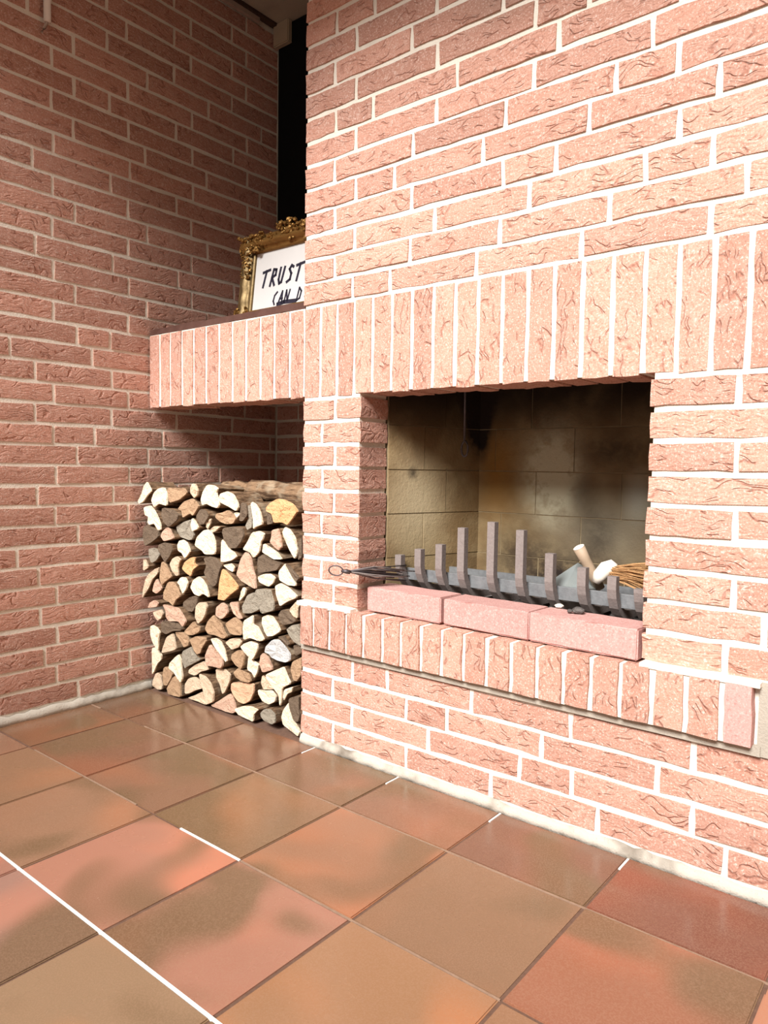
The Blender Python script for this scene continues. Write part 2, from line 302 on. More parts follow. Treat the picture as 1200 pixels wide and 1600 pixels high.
LOGS=[['w','',-0.77,[[-10.98,11.12],[-10.53,10.63],[-10.95,10.32],[-11.36,9.96],[-11.78,9.84],[-11.89,9.98],[-11.53,10.38],[-11.27,10.87]]],['w','',-0.66,[[-10.19,10.74],[-9.82,10.83],[-9.53,10.8],[-9.32,10.49],[-9.3,9.83],[-10.07,9.93],[-10.52,9.68],[-10.79,10.09],[-10.57,10.49]]],['t','',-0.53,[[-9.44,10.82],[-7.87,10.85],[-7.61,10.59],[-8.24,10.22],[-9.24,9.99]]],['c','',-0.43,[[-7.36,11.09],[-7.09,11.06],[-6.88,10.76],[-6.98,10.46],[-7.23,10.32],[-7.52,10.59],[-7.54,10.86]]],['w','',-0.32,[[-6.44,11.07],[-5.91,11.05],[-5.55,10.91],[-5.67,10.65],[-5.42,10.07],[-5.59,9.88],[-6.01,9.93],[-6.48,10.06],[-6.87,9.97],[-6.99,10.27],[-6.78,10.73]]],['w','',-0.64,[[-11.54,9.73],[-10.87,9.84],[-10.53,9.62],[-10.14,9.2],[-9.9,8.81],[-9.9,8.54],[-10.2,8.48],[-10.5,8.86],[-10.97,8.75],[-11.15,8.9],[-11.08,9.27],[-11.42,9.29]]],['d','',-0.53,[[-9.85,9.77],[-8.85,9.69],[-8.35,9.45],[-8.48,9.17],[-9.28,8.71],[-9.79,9.02],[-9.97,9.41]]],['t','',-0.44,[[-8.25,10.14],[-7.51,10.34],[-7.13,10.19],[-6.9,9.93],[-7.39,9.42],[-7.67,9.52],[-8.31,9.25],[-8.4,9.64],[-8.74,9.7]]],['d','',-0.34,[[-6.98,9.82],[-6.5,9.73],[-6.3,9.44],[-6.64,9.04],[-7.03,8.98],[-7.34,9.38]]],['c','',-0.3,[[-6.57,9.29],[-6.25,9.36],[-6.31,9.06],[-6.54,8.78],[-6.7,8.89],[-6.63,9.15]]],['t','',-0.21,[[-5.57,9.69],[-5.05,9.85],[-4.67,9.67],[-4.39,9.46],[-4.65,9.17],[-5.17,9.11],[-5.7,9.21],[-6.09,9.41],[-6.0,9.62]]],['g','',-0.41,[[-9.03,8.79],[-8.32,9.1],[-7.79,9.24],[-7.7,8.98],[-7.44,8.46],[-7.57,8.22],[-7.86,8.12],[-8.6,8.23],[-8.91,8.48]]],['w','',-0.37,[[-7.48,9.34],[-7.18,9.16],[-6.92,8.83],[-7.49,8.61],[-7.64,8.91]]],['p','',-0.5,[[-9.51,8.74],[-9.22,8.66],[-8.84,8.19],[-9.2,8.09],[-9.75,7.95],[-10.1,8.2],[-9.89,8.5]]],['w','',-0.27,[[-6.87,8.74],[-6.46,8.82],[-6.06,8.62],[-5.84,8.19],[-5.83,7.74],[-5.91,7.55],[-6.68,7.48],[-6.98,7.67],[-7.59,7.87],[-7.45,8.3]]],['c','',-0.24,[[-6.16,8.81],[-5.78,9.02],[-5.36,9.0],[-5.68,8.76],[-6.06,8.66]]],['d','',-0.62,[[-11.61,8.67],[-11.22,8.78],[-10.98,8.69],[-10.2,8.48],[-10.19,8.16],[-10.88,7.79],[-11.54,7.53],[-11.74,8.05]]],['d','',-0.48,[[-10.38,7.75],[-9.82,7.92],[-9.22,7.84],[-9.09,7.53],[-9.39,7.15],[-9.79,6.8],[-10.19,7.17],[-10.47,7.47]]],['g','',-0.53,[[-11.42,7.43],[-10.96,7.53],[-10.5,7.46],[-10.31,7.16],[-10.65,6.84],[-11.11,6.64],[-11.4,6.98]]],['w','',-0.39,[[-9.01,7.82],[-8.85,8.06],[-8.49,8.15],[-8.1,8.0],[-7.83,7.59],[-8.08,7.3],[-8.35,7.14],[-8.54,7.38],[-8.95,7.51]]],['c','',-0.54,[[-11.67,6.84],[-11.48,6.85],[-11.17,6.43],[-11.71,6.17]]],['c','',-0.46,[[-11.23,6.14],[-10.69,6.43],[-10.33,6.55],[-10.39,6.22],[-10.94,5.8],[-11.31,5.26],[-11.68,4.89],[-11.93,4.61],[-11.93,4.95],[-11.67,5.64]]],['t','',-0.41,[[-10.18,6.88],[-9.73,6.72],[-9.51,6.42],[-9.23,6.11],[-9.81,5.79],[-10.2,5.51],[-10.36,5.85],[-10.31,6.43]]],['c','',-0.38,[[-9.28,7.1],[-8.91,7.25],[-8.53,7.11],[-8.7,6.86],[-8.78,6.57],[-8.74,6.22],[-8.98,6.16],[-9.41,6.47],[-9.57,6.78]]],['o','',-0.31,[[-8.45,6.98],[-7.85,7.28],[-7.51,7.31],[-7.58,6.96],[-7.3,6.87],[-7.69,6.64],[-7.91,6.22],[-8.37,6.38],[-8.72,6.58]]],['d','',-0.2,[[-7.0,7.33],[-6.38,7.48],[-5.95,7.37],[-5.53,7.07],[-5.76,6.56],[-5.98,5.97],[-6.23,5.86],[-6.66,6.12],[-6.98,6.51],[-6.79,6.91]]],['p','',-0.41,[[-10.68,5.88],[-10.44,5.68],[-10.15,5.35],[-10.69,5.02],[-11.07,5.12],[-10.93,5.55]]],['t','',-0.32,[[-9.68,5.82],[-9.19,5.86],[-8.79,5.54],[-8.54,5.17],[-8.95,4.92],[-9.22,4.53],[-9.52,4.69],[-10.14,4.78],[-10.1,5.23]]],['w','',-0.3,[[-8.98,5.84],[-8.62,6.17],[-8.21,6.18],[-7.99,5.94],[-8.13,5.57],[-8.45,5.26],[-8.67,5.51],[-8.8,5.74]]],['w','',-0.22,[[-7.69,6.13],[-7.27,6.35],[-6.88,6.21],[-6.56,5.9],[-6.31,5.32],[-6.86,5.48],[-7.21,5.29],[-7.62,5.36],[-7.97,5.71]]],['d','',-0.22,[[-8.65,4.84],[-7.97,5.22],[-7.42,5.23],[-7.44,4.91],[-7.79,4.4],[-8.26,4.37],[-8.7,4.56]]],['c','',-0.16,[[-7.5,4.8],[-7.25,5.0],[-6.62,5.08],[-6.52,4.88],[-6.71,4.39],[-6.9,4.14],[-7.32,3.82],[-7.59,4.2]]],['p','',-0.36,[[-11.29,4.47],[-10.85,4.69],[-10.44,4.58],[-10.53,4.36],[-11.22,4.19],[-11.45,4.18]]],['w','',-0.15,[[-5.62,8.37],[-5.36,8.24],[-4.95,7.9],[-4.61,7.79],[-4.39,7.57],[-4.81,7.35],[-5.39,7.21],[-5.69,7.2]]],['d','',-0.14,[[-5.44,8.94],[-4.66,9.06],[-3.9,9.04],[-3.78,8.66],[-3.99,8.32],[-4.38,7.98],[-4.9,7.94],[-5.3,8.3],[-5.5,8.66]]],['w','',-0.12,[[-5.45,7.09],[-4.86,7.22],[-4.61,7.06],[-4.69,6.79],[-5.08,6.88],[-5.43,7.0]]],['o','',-0.1,[[-5.46,6.92],[-5.19,6.85],[-4.62,6.5],[-4.19,6.18],[-4.24,6.01],[-4.75,5.69],[-5.3,5.29],[-5.62,5.29],[-5.8,5.3],[-5.69,6.19]]],['p','',-0.04,[[-4.02,7.86],[-3.77,7.86],[-3.5,7.54],[-3.41,7.15],[-3.21,6.74],[-3.14,6.13],[-3.27,6.08],[-3.75,6.21],[-4.31,6.37],[-4.67,6.66],[-4.5,7.09],[-4.28,7.56]]],['w','',-0.02,[[-4.1,7.96],[-3.76,8.35],[-3.4,8.86],[-2.87,8.97],[-2.48,8.87],[-2.58,8.58],[-2.73,8.42],[-2.85,7.9],[-3.27,7.59],[-3.57,7.84]]],['w','',0.06,[[-2.65,8.39],[-2.2,8.23],[-1.63,8.0],[-1.33,7.71],[-1.92,7.66],[-2.49,7.84],[-2.78,7.96]]],['p','',0.08,[[-2.1,8.68],[-2.01,9.07],[-1.58,9.17],[-1.38,8.62],[-1.33,8.3],[-1.54,8.09],[-1.87,8.24],[-2.17,8.46]]],['w','',0.15,[[-1.4,9.25],[-1.03,9.14],[-0.67,8.8],[-0.49,8.3],[-0.53,7.96],[-0.69,7.75],[-0.98,8.09],[-1.26,8.48],[-1.61,8.91]]],['d','',0.04,[[-3.17,7.64],[-2.83,7.85],[-2.25,7.7],[-1.44,7.52],[-1.77,7.16],[-2.49,7.0],[-3.14,6.87],[-3.23,7.24]]],['w','',0.05,[[-3.09,6.75],[-2.69,6.91],[-2.2,6.96],[-1.85,6.82],[-2.01,6.52],[-2.31,6.31],[-2.99,6.45],[-3.11,6.6]]],['w','',0.14,[[-1.73,7.17],[-1.3,7.57],[-1.03,7.28],[-0.79,6.91],[-0.56,6.66],[-0.59,6.53],[-1.12,6.51],[-1.7,6.69],[-1.77,6.95]]],['g','sq',0.07,[[-3.12,6.13],[-2.7,6.21],[-2.04,6.25],[-1.94,6.01],[-1.78,5.68],[-1.78,5.27],[-2.21,5.13],[-2.65,4.98],[-2.91,5.29],[-3.13,5.66]]],['w','',0.14,[[-1.94,6.44],[-1.59,6.6],[-1.02,6.45],[-0.42,6.12],[-0.49,6.0],[-1.07,5.77],[-1.58,5.46],[-1.73,5.72],[-1.9,6.09]]],['g','',0.01,[[-3.83,5.78],[-3.45,5.93],[-3.2,5.92],[-3.13,5.52],[-2.91,5.15],[-3.57,4.86],[-4.22,4.77],[-4.26,5.16]]],['w','',-0.03,[[-4.04,6.14],[-3.79,6.05],[-3.87,5.79],[-4.28,5.39],[-4.34,5.44],[-4.21,5.83]]],['c','',0.18,[[-0.56,5.88],[-0.26,5.81],[-0.46,5.53],[-0.48,5.04],[-0.78,5.09],[-1.09,5.38]]],['d','',0.17,[[-1.24,7.56],[-0.89,7.43],[-0.52,7.14],[-0.27,6.96],[-0.48,6.73],[-0.77,6.98]]],['d','',0.19,[[-0.47,8.64],[-0.24,8.83],[-0.21,7.91],[-0.46,7.72],[-0.4,8.31]]],['p','',-0.25,[[-10.38,4.5],[-9.56,4.52],[-8.83,4.49],[-8.37,4.09],[-8.17,3.86],[-8.47,3.5],[-8.88,3.76],[-9.76,3.64],[-10.05,3.86],[-10.03,4.19]]],['c','',-0.31,[[-11.18,3.96],[-10.34,4.24],[-10.2,4.01],[-10.33,3.74],[-10.73,3.52],[-10.96,3.7]]],['d','',-0.23,[[-10.53,3.53],[-10.01,3.65],[-9.01,3.66],[-8.56,3.42],[-8.66,3.3],[-9.42,3.17],[-10.08,2.86],[-10.49,2.98]]],['w','',-0.25,[[-11.42,3.17],[-11.18,3.26],[-10.76,3.18],[-10.47,2.98],[-10.6,2.55],[-10.67,1.89],[-10.78,1.89],[-11.18,2.25],[-11.41,2.63]]],['c','',-0.19,[[-9.56,3.06],[-9.41,2.65],[-9.25,2.19],[-9.76,1.99],[-10.69,1.71],[-10.5,2.15],[-10.18,2.74]]],['t','',-0.16,[[-9.42,3.13],[-8.73,3.23],[-8.27,3.06],[-8.12,2.78],[-8.23,2.53],[-8.6,2.38],[-8.94,2.69],[-9.34,2.95]]],['t','',-0.15,[[-8.51,3.27],[-8.1,3.61],[-7.66,3.97],[-7.44,3.77],[-7.13,3.75],[-7.15,3.48],[-7.71,3.2],[-8.13,3.14]]],['t','',-0.08,[[-7.01,3.62],[-6.78,4.07],[-6.31,4.47],[-6.04,4.31],[-5.6,4.08],[-5.41,3.74],[-5.17,3.51],[-5.46,3.32],[-6.07,3.41],[-6.73,3.39]]],['p','ring',-0.09,[[-6.1,4.86],[-5.56,5.21],[-5.19,5.05],[-5.1,4.72],[-5.48,4.38],[-5.76,4.3],[-6.14,4.43]]],['t','',-0.1,[[-8.13,2.93],[-7.59,3.18],[-6.72,3.26],[-6.67,3.04],[-7.03,2.64],[-7.17,2.34],[-7.47,2.2],[-7.74,2.4]]],['w','',-0.03,[[-6.47,3.22],[-6.02,3.33],[-5.58,3.21],[-5.26,2.81],[-5.09,2.3],[-5.18,2.21],[-5.39,2.37],[-5.82,2.61],[-6.2,2.92]]],['p','',-0.03,[[-6.48,2.94],[-6.16,2.77],[-5.67,2.46],[-5.45,2.35],[-5.41,2.02],[-5.58,1.8],[-6.31,1.79],[-6.81,1.74],[-6.91,2.18],[-6.73,2.61]]],['g','',-0.09,[[-8.77,2.19],[-7.98,2.58],[-7.77,2.27],[-7.44,2.08],[-7.11,2.03],[-7.67,1.74],[-8.3,1.43],[-8.56,1.26],[-8.81,1.61]]],['w','',-0.1,[[-9.1,1.97],[-8.86,1.76],[-8.78,1.23],[-8.69,0.72],[-8.9,0.41],[-9.11,0.56],[-9.47,0.85],[-10.03,1.03],[-9.87,1.39],[-9.47,1.71]]],['w','',-0.17,[[-11.61,1.88],[-11.21,1.98],[-10.64,1.66],[-10.68,1.37],[-11.02,1.1],[-11.35,0.58],[-11.56,0.34],[-11.58,0.87]]],['c','',-0.05,[[-8.42,1.2],[-7.92,1.56],[-7.12,1.93],[-6.85,1.72],[-6.74,1.51],[-7.33,1.33],[-7.84,0.99],[-8.44,1.0]]],['c','',-0.1,[[-11.28,0.55],[-10.83,0.47],[-10.69,-0.09],[-10.74,-0.34],[-11.14,-0.42],[-11.7,-0.29],[-11.6,0.03]]],['t','',-0.09,[[-10.6,0.97],[-10.1,1.06],[-9.75,0.76],[-9.91,0.44],[-10.31,-0.05],[-10.65,-0.08],[-10.74,0.41]]],['t','',-0.06,[[-9.68,0.64],[-9.24,0.69],[-9.02,0.29],[-8.96,-0.4],[-9.74,-0.46],[-10.18,-0.46],[-10.29,-0.13]]],['c','',-0.02,[[-8.86,0.32],[-8.47,0.75],[-7.96,0.93],[-7.48,0.82],[-7.21,0.45],[-7.88,0.2],[-8.39,-0.07],[-8.83,-0.2]]],['c','',0.01,[[-7.45,1.23],[-6.87,1.18],[-6.42,0.88],[-6.15,0.42],[-6.23,-0.06],[-6.79,-0.33],[-6.97,0.1],[-7.18,0.61],[-7.34,0.98]]],['c','',0.02,[[-6.31,1.67],[-5.63,1.8],[-5.11,1.6],[-5.16,1.2],[-5.52,0.56],[-5.74,0.41],[-5.94,0.86],[-6.27,1.26]]],['c','',0.01,[[-8.68,-0.38],[-8.02,-0.09],[-7.39,0.24],[-7.07,0.16],[-6.87,-0.34],[-7.06,-0.4],[-7.9,-0.37]]],['p','',0.07,[[-6.08,0.02],[-5.18,0.61],[-4.95,0.53],[-4.7,0.11],[-4.64,-0.21],[-4.91,-0.39],[-5.59,-0.42],[-6.79,-0.38]]],['w','',0.05,[[-4.03,4.49],[-3.36,4.87],[-3.27,4.78],[-3.28,4.42],[-2.93,4.35],[-2.48,3.81],[-2.54,3.72],[-2.82,3.62],[-3.49,3.7],[-4.0,3.51],[-4.1,3.93]]],['w','',0.1,[[-2.8,4.84],[-2.41,5.0],[-2.07,4.94],[-1.74,4.67],[-1.49,4.31],[-2.02,3.99],[-2.44,3.89],[-2.69,4.17],[-2.87,4.55]]],['p','',-0.03,[[-5.05,5.27],[-4.36,5.36],[-4.31,4.86],[-4.03,4.57],[-4.25,4.51],[-4.76,4.77]]],['t','',-0.02,[[-5.54,4.1],[-4.78,4.57],[-4.31,4.41],[-4.16,4.18],[-4.17,3.7],[-4.81,3.61],[-5.17,3.66]]],['c','',0.0,[[-5.39,3.17],[-4.97,3.45],[-4.27,3.55],[-4.09,3.41],[-4.29,3.12],[-4.83,2.89],[-5.09,3.03]]],['w','',0.06,[[-4.26,3.16],[-4.06,3.33],[-3.54,3.55],[-2.95,3.51],[-2.95,3.22],[-3.25,2.74],[-3.4,2.62],[-3.86,2.85]]],['G','ring',0.14,[[-2.62,3.17],[-2.51,3.48],[-2.02,3.87],[-1.59,3.94],[-1.16,3.69],[-0.78,3.37],[-0.79,3.05],[-1.06,2.91],[-1.59,2.89],[-2.08,2.98],[-2.32,3.11]]],['t','',0.03,[[-4.88,2.68],[-4.45,2.96],[-4.07,2.99],[-3.89,2.77],[-3.99,2.27],[-4.15,2.01],[-4.63,2.2],[-4.94,2.45]]],['w','',0.08,[[-3.86,2.77],[-3.4,2.56],[-3.05,2.47],[-3.16,2.02],[-3.37,1.69],[-3.57,1.94],[-3.92,2.03]]],['p','',0.11,[[-2.92,2.93],[-2.73,3.1],[-2.33,2.96],[-2.04,2.55],[-2.04,2.37],[-2.74,2.1],[-2.98,2.45]]],['g','',0.19,[[-1.24,4.46],[-0.87,4.71],[-0.46,4.81],[-0.33,4.55],[-0.2,3.95],[-0.26,3.78],[-0.78,3.94],[-1.1,4.23]]],['d','',0.16,[[-1.66,4.05],[-1.25,4.16],[-0.82,3.84],[-0.97,3.73],[-1.42,3.98]]],['d','',0.2,[[-0.85,3.74],[-0.54,3.82],[-0.19,3.67],[-0.24,3.49],[-0.67,3.25]]],['d','',0.15,[[-1.71,5.05],[-1.49,5.35],[-1.16,5.34],[-0.83,5.17],[-0.51,4.94],[-0.78,4.77],[-1.34,4.63],[-1.62,4.75]]],['t','',0.2,[[-0.82,3.01],[-0.22,3.32],[-0.18,2.88],[-0.26,2.41],[-0.53,2.08],[-0.77,2.11],[-0.96,2.63]]],['w','',0.16,[[-2.61,2.06],[-1.98,2.38],[-1.3,2.71],[-1.06,2.34],[-0.79,1.97],[-1.39,1.65],[-1.45,0.91],[-1.54,0.7],[-1.63,1.24],[-2.12,1.57],[-2.51,1.86]]],['c','',0.13,[[-2.93,1.95],[-2.56,1.85],[-2.23,1.61],[-1.99,1.48],[-2.13,1.39],[-2.84,1.25],[-2.99,1.58]]],['P','ring',0.08,[[-5.16,1.15],[-4.22,1.35],[-3.38,1.46],[-3.38,1.02],[-3.64,0.53],[-4.13,0.24],[-4.57,0.26],[-4.94,0.48],[-5.21,0.8]]],['t','',0.07,[[-4.83,1.75],[-4.42,2.08],[-4.04,1.97],[-3.62,1.93],[-3.44,1.6],[-3.57,1.47],[-4.11,1.43],[-4.58,1.54]]],['w','ring',0.14,[[-3.19,1.19],[-2.75,1.23],[-2.13,1.37],[-1.82,1.16],[-1.9,0.86],[-2.34,0.62],[-2.8,0.67],[-3.1,0.93]]],['w','',0.11,[[-4.68,-0.04],[-4.08,0.22],[-3.43,0.36],[-2.88,0.31],[-3.19,-0.01],[-3.24,-0.39],[-3.6,-0.36],[-4.36,-0.3],[-4.57,-0.17]]],['g','',0.15,[[-2.83,0.17],[-2.55,0.41],[-2.14,0.49],[-1.8,0.33],[-1.75,-0.08],[-1.94,-0.23],[-2.55,-0.19],[-2.8,-0.04]]],['w','',0.2,[[-1.38,0.6],[-1.01,1.06],[-0.86,0.68],[-0.62,0.24],[-0.23,-0.06],[-0.18,-0.22],[-0.31,-0.44],[-0.8,-0.29],[-1.34,-0.13],[-1.48,0.19]]],['d','',0.2,[[-0.98,1.25],[-0.26,1.57],[-0.24,0.82],[-0.18,0.66],[-0.28,0.25],[-0.6,0.25],[-0.83,0.69]]],['w','',0.18,[[-1.38,1.56],[-0.79,1.81],[-0.87,1.53],[-1.15,1.4],[-1.39,1.0],[-1.48,1.19]]],['w','',-0.2,[[-5.48,10.65],[-4.97,10.78],[-4.46,10.65],[-4.13,10.27],[-4.03,10.02],[-4.23,9.8],[-4.79,10.0],[-5.49,10.19],[-5.64,10.39]]],['w','',-0.15,[[-4.62,9.7],[-4.33,9.78],[-4.13,9.68],[-4.34,9.47]]],['w','',-0.04,[[-3.32,10.33],[-3.04,10.23],[-2.71,9.9],[-2.5,9.28],[-3.01,9.11],[-3.21,8.98],[-3.24,9.52],[-3.41,10.26]]],['o','knot',0.09,[[-2.56,10.09],[-2.19,10.37],[-1.77,10.53],[-1.27,10.51],[-0.68,10.33],[-0.34,10.01],[-0.59,9.74],[-1.03,9.3],[-1.49,9.41],[-2.0,9.35],[-2.18,9.79],[-2.56,9.91]]],['g','',-0.07,[[-3.62,10.14],[-3.41,10.22],[-3.27,9.66],[-3.28,9.09],[-3.65,8.9],[-3.79,9.13],[-3.49,9.58]]],['d','',-0.11,[[-4.0,10.27],[-3.63,10.22],[-3.54,9.65],[-3.89,9.34],[-4.14,9.33],[-4.08,9.84]]],['d','',0.03,[[-2.45,9.84],[-2.19,9.72],[-2.03,9.34],[-2.43,9.25],[-2.48,9.56]]]]

G_ = 0.18      # joint width
# ------------------------------------------------------------------ floor
fl = box('floor', (-12.2, -57, FZ-1.0), (40.2, 9.6, FZ-0.045), m_grout); tag(fl, kind='structure')
XS = [-12.0]+[-8.46+4.735*i for i in range(11)]; YS = [-0.08, -3.56, -8.33, -13.08]+[-13.08-4.76*i for i in range(1, 10)]
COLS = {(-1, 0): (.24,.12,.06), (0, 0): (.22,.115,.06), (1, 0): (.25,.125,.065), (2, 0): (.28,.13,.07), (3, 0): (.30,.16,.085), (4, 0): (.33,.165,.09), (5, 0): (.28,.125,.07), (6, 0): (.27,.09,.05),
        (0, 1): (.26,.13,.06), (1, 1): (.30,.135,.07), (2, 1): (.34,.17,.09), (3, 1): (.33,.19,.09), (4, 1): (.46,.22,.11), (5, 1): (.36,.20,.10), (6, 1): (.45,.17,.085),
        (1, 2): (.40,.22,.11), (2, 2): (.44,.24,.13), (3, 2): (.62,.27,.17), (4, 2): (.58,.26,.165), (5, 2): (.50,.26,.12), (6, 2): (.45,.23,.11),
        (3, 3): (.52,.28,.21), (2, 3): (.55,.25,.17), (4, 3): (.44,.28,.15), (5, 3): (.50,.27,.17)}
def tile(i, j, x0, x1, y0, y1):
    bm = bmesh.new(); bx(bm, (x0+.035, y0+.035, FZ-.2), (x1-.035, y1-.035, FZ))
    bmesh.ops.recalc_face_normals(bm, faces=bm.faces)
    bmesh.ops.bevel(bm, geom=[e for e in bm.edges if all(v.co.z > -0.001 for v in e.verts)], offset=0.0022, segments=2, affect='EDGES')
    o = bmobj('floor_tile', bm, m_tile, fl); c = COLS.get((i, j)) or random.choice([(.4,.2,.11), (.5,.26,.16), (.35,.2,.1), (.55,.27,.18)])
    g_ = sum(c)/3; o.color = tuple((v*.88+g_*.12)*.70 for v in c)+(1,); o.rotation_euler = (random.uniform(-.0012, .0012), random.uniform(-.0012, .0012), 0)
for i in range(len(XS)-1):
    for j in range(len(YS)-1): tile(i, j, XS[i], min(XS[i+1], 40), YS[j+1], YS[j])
def grout(name, a, b, mat): box(name, (a[0], a[1], FZ-.1), (b[0], b[1], FZ-.004), mat, fl)
grout('grout_line', (-12, -13.12), (20, -13.02), m_groutw)
grout('grout_line', (-8, -8.35), (-.1, -8.30), m_groutl); grout('grout_line', (2.6, -8.36), (5.75, -8.29), m_groutw); grout('grout_line', (5.8, -8.35), (15.2, -8.30), m_groutl)
grout('grout_line', (-11.9, -3.60), (-10.9, -3.53), m_groutl); grout('grout_line', (-7, -3.58), (26, -3.54), m_groutl)
for x in XS[3:7]: grout('grout_line', (x-.035, -.9), (x+.035, -.1), m_groutw)

# ------------------------------------------------------------------ ceiling and far sides of the room
CEIL = 39.3
cb = bmesh.new(); cp = [(-12.2, 9.6), (-12.2, -26), (-8, -23.5), (2, -15.5), (40.2, -14), (40.2, 9.6)]   # low ceiling; its unseen slanted edge is shaped to shade the upper walls
lo_ = [cb.verts.new(W(x, y, CEIL)) for x, y in cp]; hi_ = [cb.verts.new(W(x, y, CEIL+1)) for x, y in cp]
cb.faces.new(lo_); cb.faces.new(hi_[::-1])
for k in range(6): cb.faces.new((lo_[k], hi_[k], hi_[(k+1) % 6], lo_[(k+1) % 6]))
bmesh.ops.recalc_face_normals(cb, faces=cb.faces); tag(bmobj('ceiling', cb, m_plaster), kind='structure')
HC = CEIL
tag(box('wall_right', (40, -57, FZ-.5), (41, 9.6, HC), m_plaster), kind='structure')
wb = bmesh.new()
bx(wb, (-12.2, -58, FZ-.5), (2, -57, HC)); bx(wb, (38, -58, FZ-.5), (40.2, -57, HC)); bx(wb, (2, -58, FZ-.5), (38, -57, 2)); bx(wb, (2, -58, 34), (38, -57, HC))
tag(bmobj('wall_back', wb, m_plaster), kind='structure')

# ------------------------------------------------------------------ left wall
wl = box('wall_left', (-13, -57, FZ-.5), (-12.04, 9.6, HC), m_mortar); tag(wl, kind='structure')
rest = bmesh.new()
for k in range(0, 39):
    z = k-.08+.5; js = sorted(LY.get(k) or [-5.2-(k % 2)*1.1, -1.2-(k % 2)*1.1])
    while js[-1]+2 < 9.4: js.append(js[-1]+4)
    if js[-1] > 8.9: js.pop()
    js.append(9.4)
    far = js[0]
    while js[0]-4 > -17: js.insert(0, js[0]-4+random.uniform(-.05, .05))
    for a, b in zip(js[:-1], js[1:]):
        brick(wl, (-12.04+.062+random.uniform(-.02, .02), (a+b)/2, z+random.uniform(-.02, .02)), b-a-G_, 0.81, 0.3, 'right')
    y = js[0]
    while y-4 > -57:
        bx(rest, (-12.04, y-4+.09, z-.405), (-11.95, y-.09, z+.405)); y -= 4
bmesh.ops.recalc_face_normals(rest, faces=rest.faces)
tag(bmobj('distant_brickwork', rest, m_brick, wl), kind='stuff')

def fillet(name, pts, h, d, nrm, parent, mat):
    """uneven cement skirt at the foot of a wall"""
    bm = bmesh.new(); prev = None
    for p in pts:
        hh = h*random.uniform(.82, 1.12); dd = d*random.uniform(.8, 1.25); x, y = p
        sec = [W(x, y, FZ-.05), W(x+nrm[0]*dd, y+nrm[1]*dd, FZ-.05), W(x+nrm[0]*dd*.85, y+nrm[1]*dd*.85, FZ+hh*.45), W(x+nrm[0]*dd*.35, y+nrm[1]*dd*.35, FZ+hh), W(x, y, FZ+hh)]
        sec = [bm.verts.new(v) for v in sec]
        if prev:
            for i in range(4): bm.faces.new((prev[i], prev[i+1], sec[i+1], sec[i]))
        prev = sec
    bmesh.ops.recalc_face_normals(bm, faces=bm.faces)
    return bmobj(name, bm, mat, parent, True)
fillet('cement_fillet', [(-12.0, -50+i*.35) for i in range(144)], .40, .20, (1, 0), wl, m_fillet)

# ------------------------------------------------------------------ niche back wall
wn = box('wall_niche', (-12.2, 9.46, FZ-.5), (.5, 10.4, CEIL), m_mortar); tag(wn, kind='structure')
for k in range(39):
    z = k-.08+.5; e = [0, -2, -6, -10, -12] if k % 2 else [0, -4, -8, -12]
    for b, a in zip(e[:-1], e[1:]): brick(wn, ((a+b)/2, 9.38, z), b-a-G_, 0.81, .3, 'front')

# ------------------------------------------------------------------ chimney breast
fp = empty('fireplace', W(12, 0, FZ), label='salmon brick fireplace with soldier course lintel, projecting brick sill and open firebox', cat='fireplace')
core = bmesh.new()
XR = 25.0; c0 = .065
bx(core, (.05, c0, FZ-.2), (XR, 9.4, 5.5))            # base below the sill
bx(core, (.05, c0, 5.5), (3.26, 1.8, 15.0)); bx(core, (.05, 1.8, 5.5), (2.8, 9.4, 15.0))
bx(core, (15.44, c0, 5.5), (XR, 1.8, 15.0)); bx(core, (16.0, 1.8, 5.5), (XR, 9.4, 15.0))
bx(core, (.05, c0, 15.13), (XR, 1.78, CEIL)); bx(core, (.05, 1.78, 15.2), (2.8, 9.4, 19.5)); bx(core, (16, 1.78, 15.0), (XR, 9.4, 19.5)); bx(core, (.05, 1.78, 19.5), (XR, 9.4, CEIL)); bx(core, (.05, 8.2, 5.5), (XR, 9.4, 19.5))
bmesh.ops.recalc_face_normals(core, faces=core.faces)
bmobj('mortar', core, m_mortar, fp)
def course(js, x0, x1, z, d0=.5, d1=.5, h=.81, wob=.02):
    e = [x0]+[j for j in js if x0+.5 < j < x1-.4]+[x1]
    for n, (a, b) in enumerate(zip(e[:-1], e[1:])):
        l = a+(G_/2 if n else 0); r = b-(G_/2 if n < len(e)-2 else 0)
        D = d0 if n == 0 else d1 if n == len(e)-2 else .5
        brick(fp, ((l+r)/2, random.uniform(-.03, .02), z+random.uniform(-wob, wob)), r-l, h, D)
def ext(js, upto):
    js = list(js)
    while js[-1]+4 < upto: js.append(js[-1]+4)
    return js
for k in range(4): course(ext(FX[k], XR), 0, XR, k+.5-.155, 1.84)
for k in range(6, 15):
    course(JL[k], 0, 3.34, k+.5, 1.84, 1.8)
    course(ext(JR.get(k) or [19.85], XR), 15.34, XR, k+.5, 1.8)
for k in range(19, 39):
    js = FX.get(k) or ([1.8, 5.8, 9.8] if k % 2 == 0 else [2.9, 6.9, 10.9])
    course(ext(js, XR), 0, XR, k+.5, 1.84)
# side of the chimney breast towards the niche: joined, seen only edge on
sd = bmesh.new()
for k in range(39):
    if k in (4, 5) or 15 <= k < 19: continue
    y = 1.9 if k % 2 else 3.0
    while y < 9.3: bx(sd, (.0, y+.09, k+.1), (.2, min(y+4-.09, 9.35), k+.9)); y += 4
bmesh.ops.recalc_face_normals(sd, faces=sd.faces); tag(bmobj('side_brickwork', sd, m_brick, fp), kind='stuff')
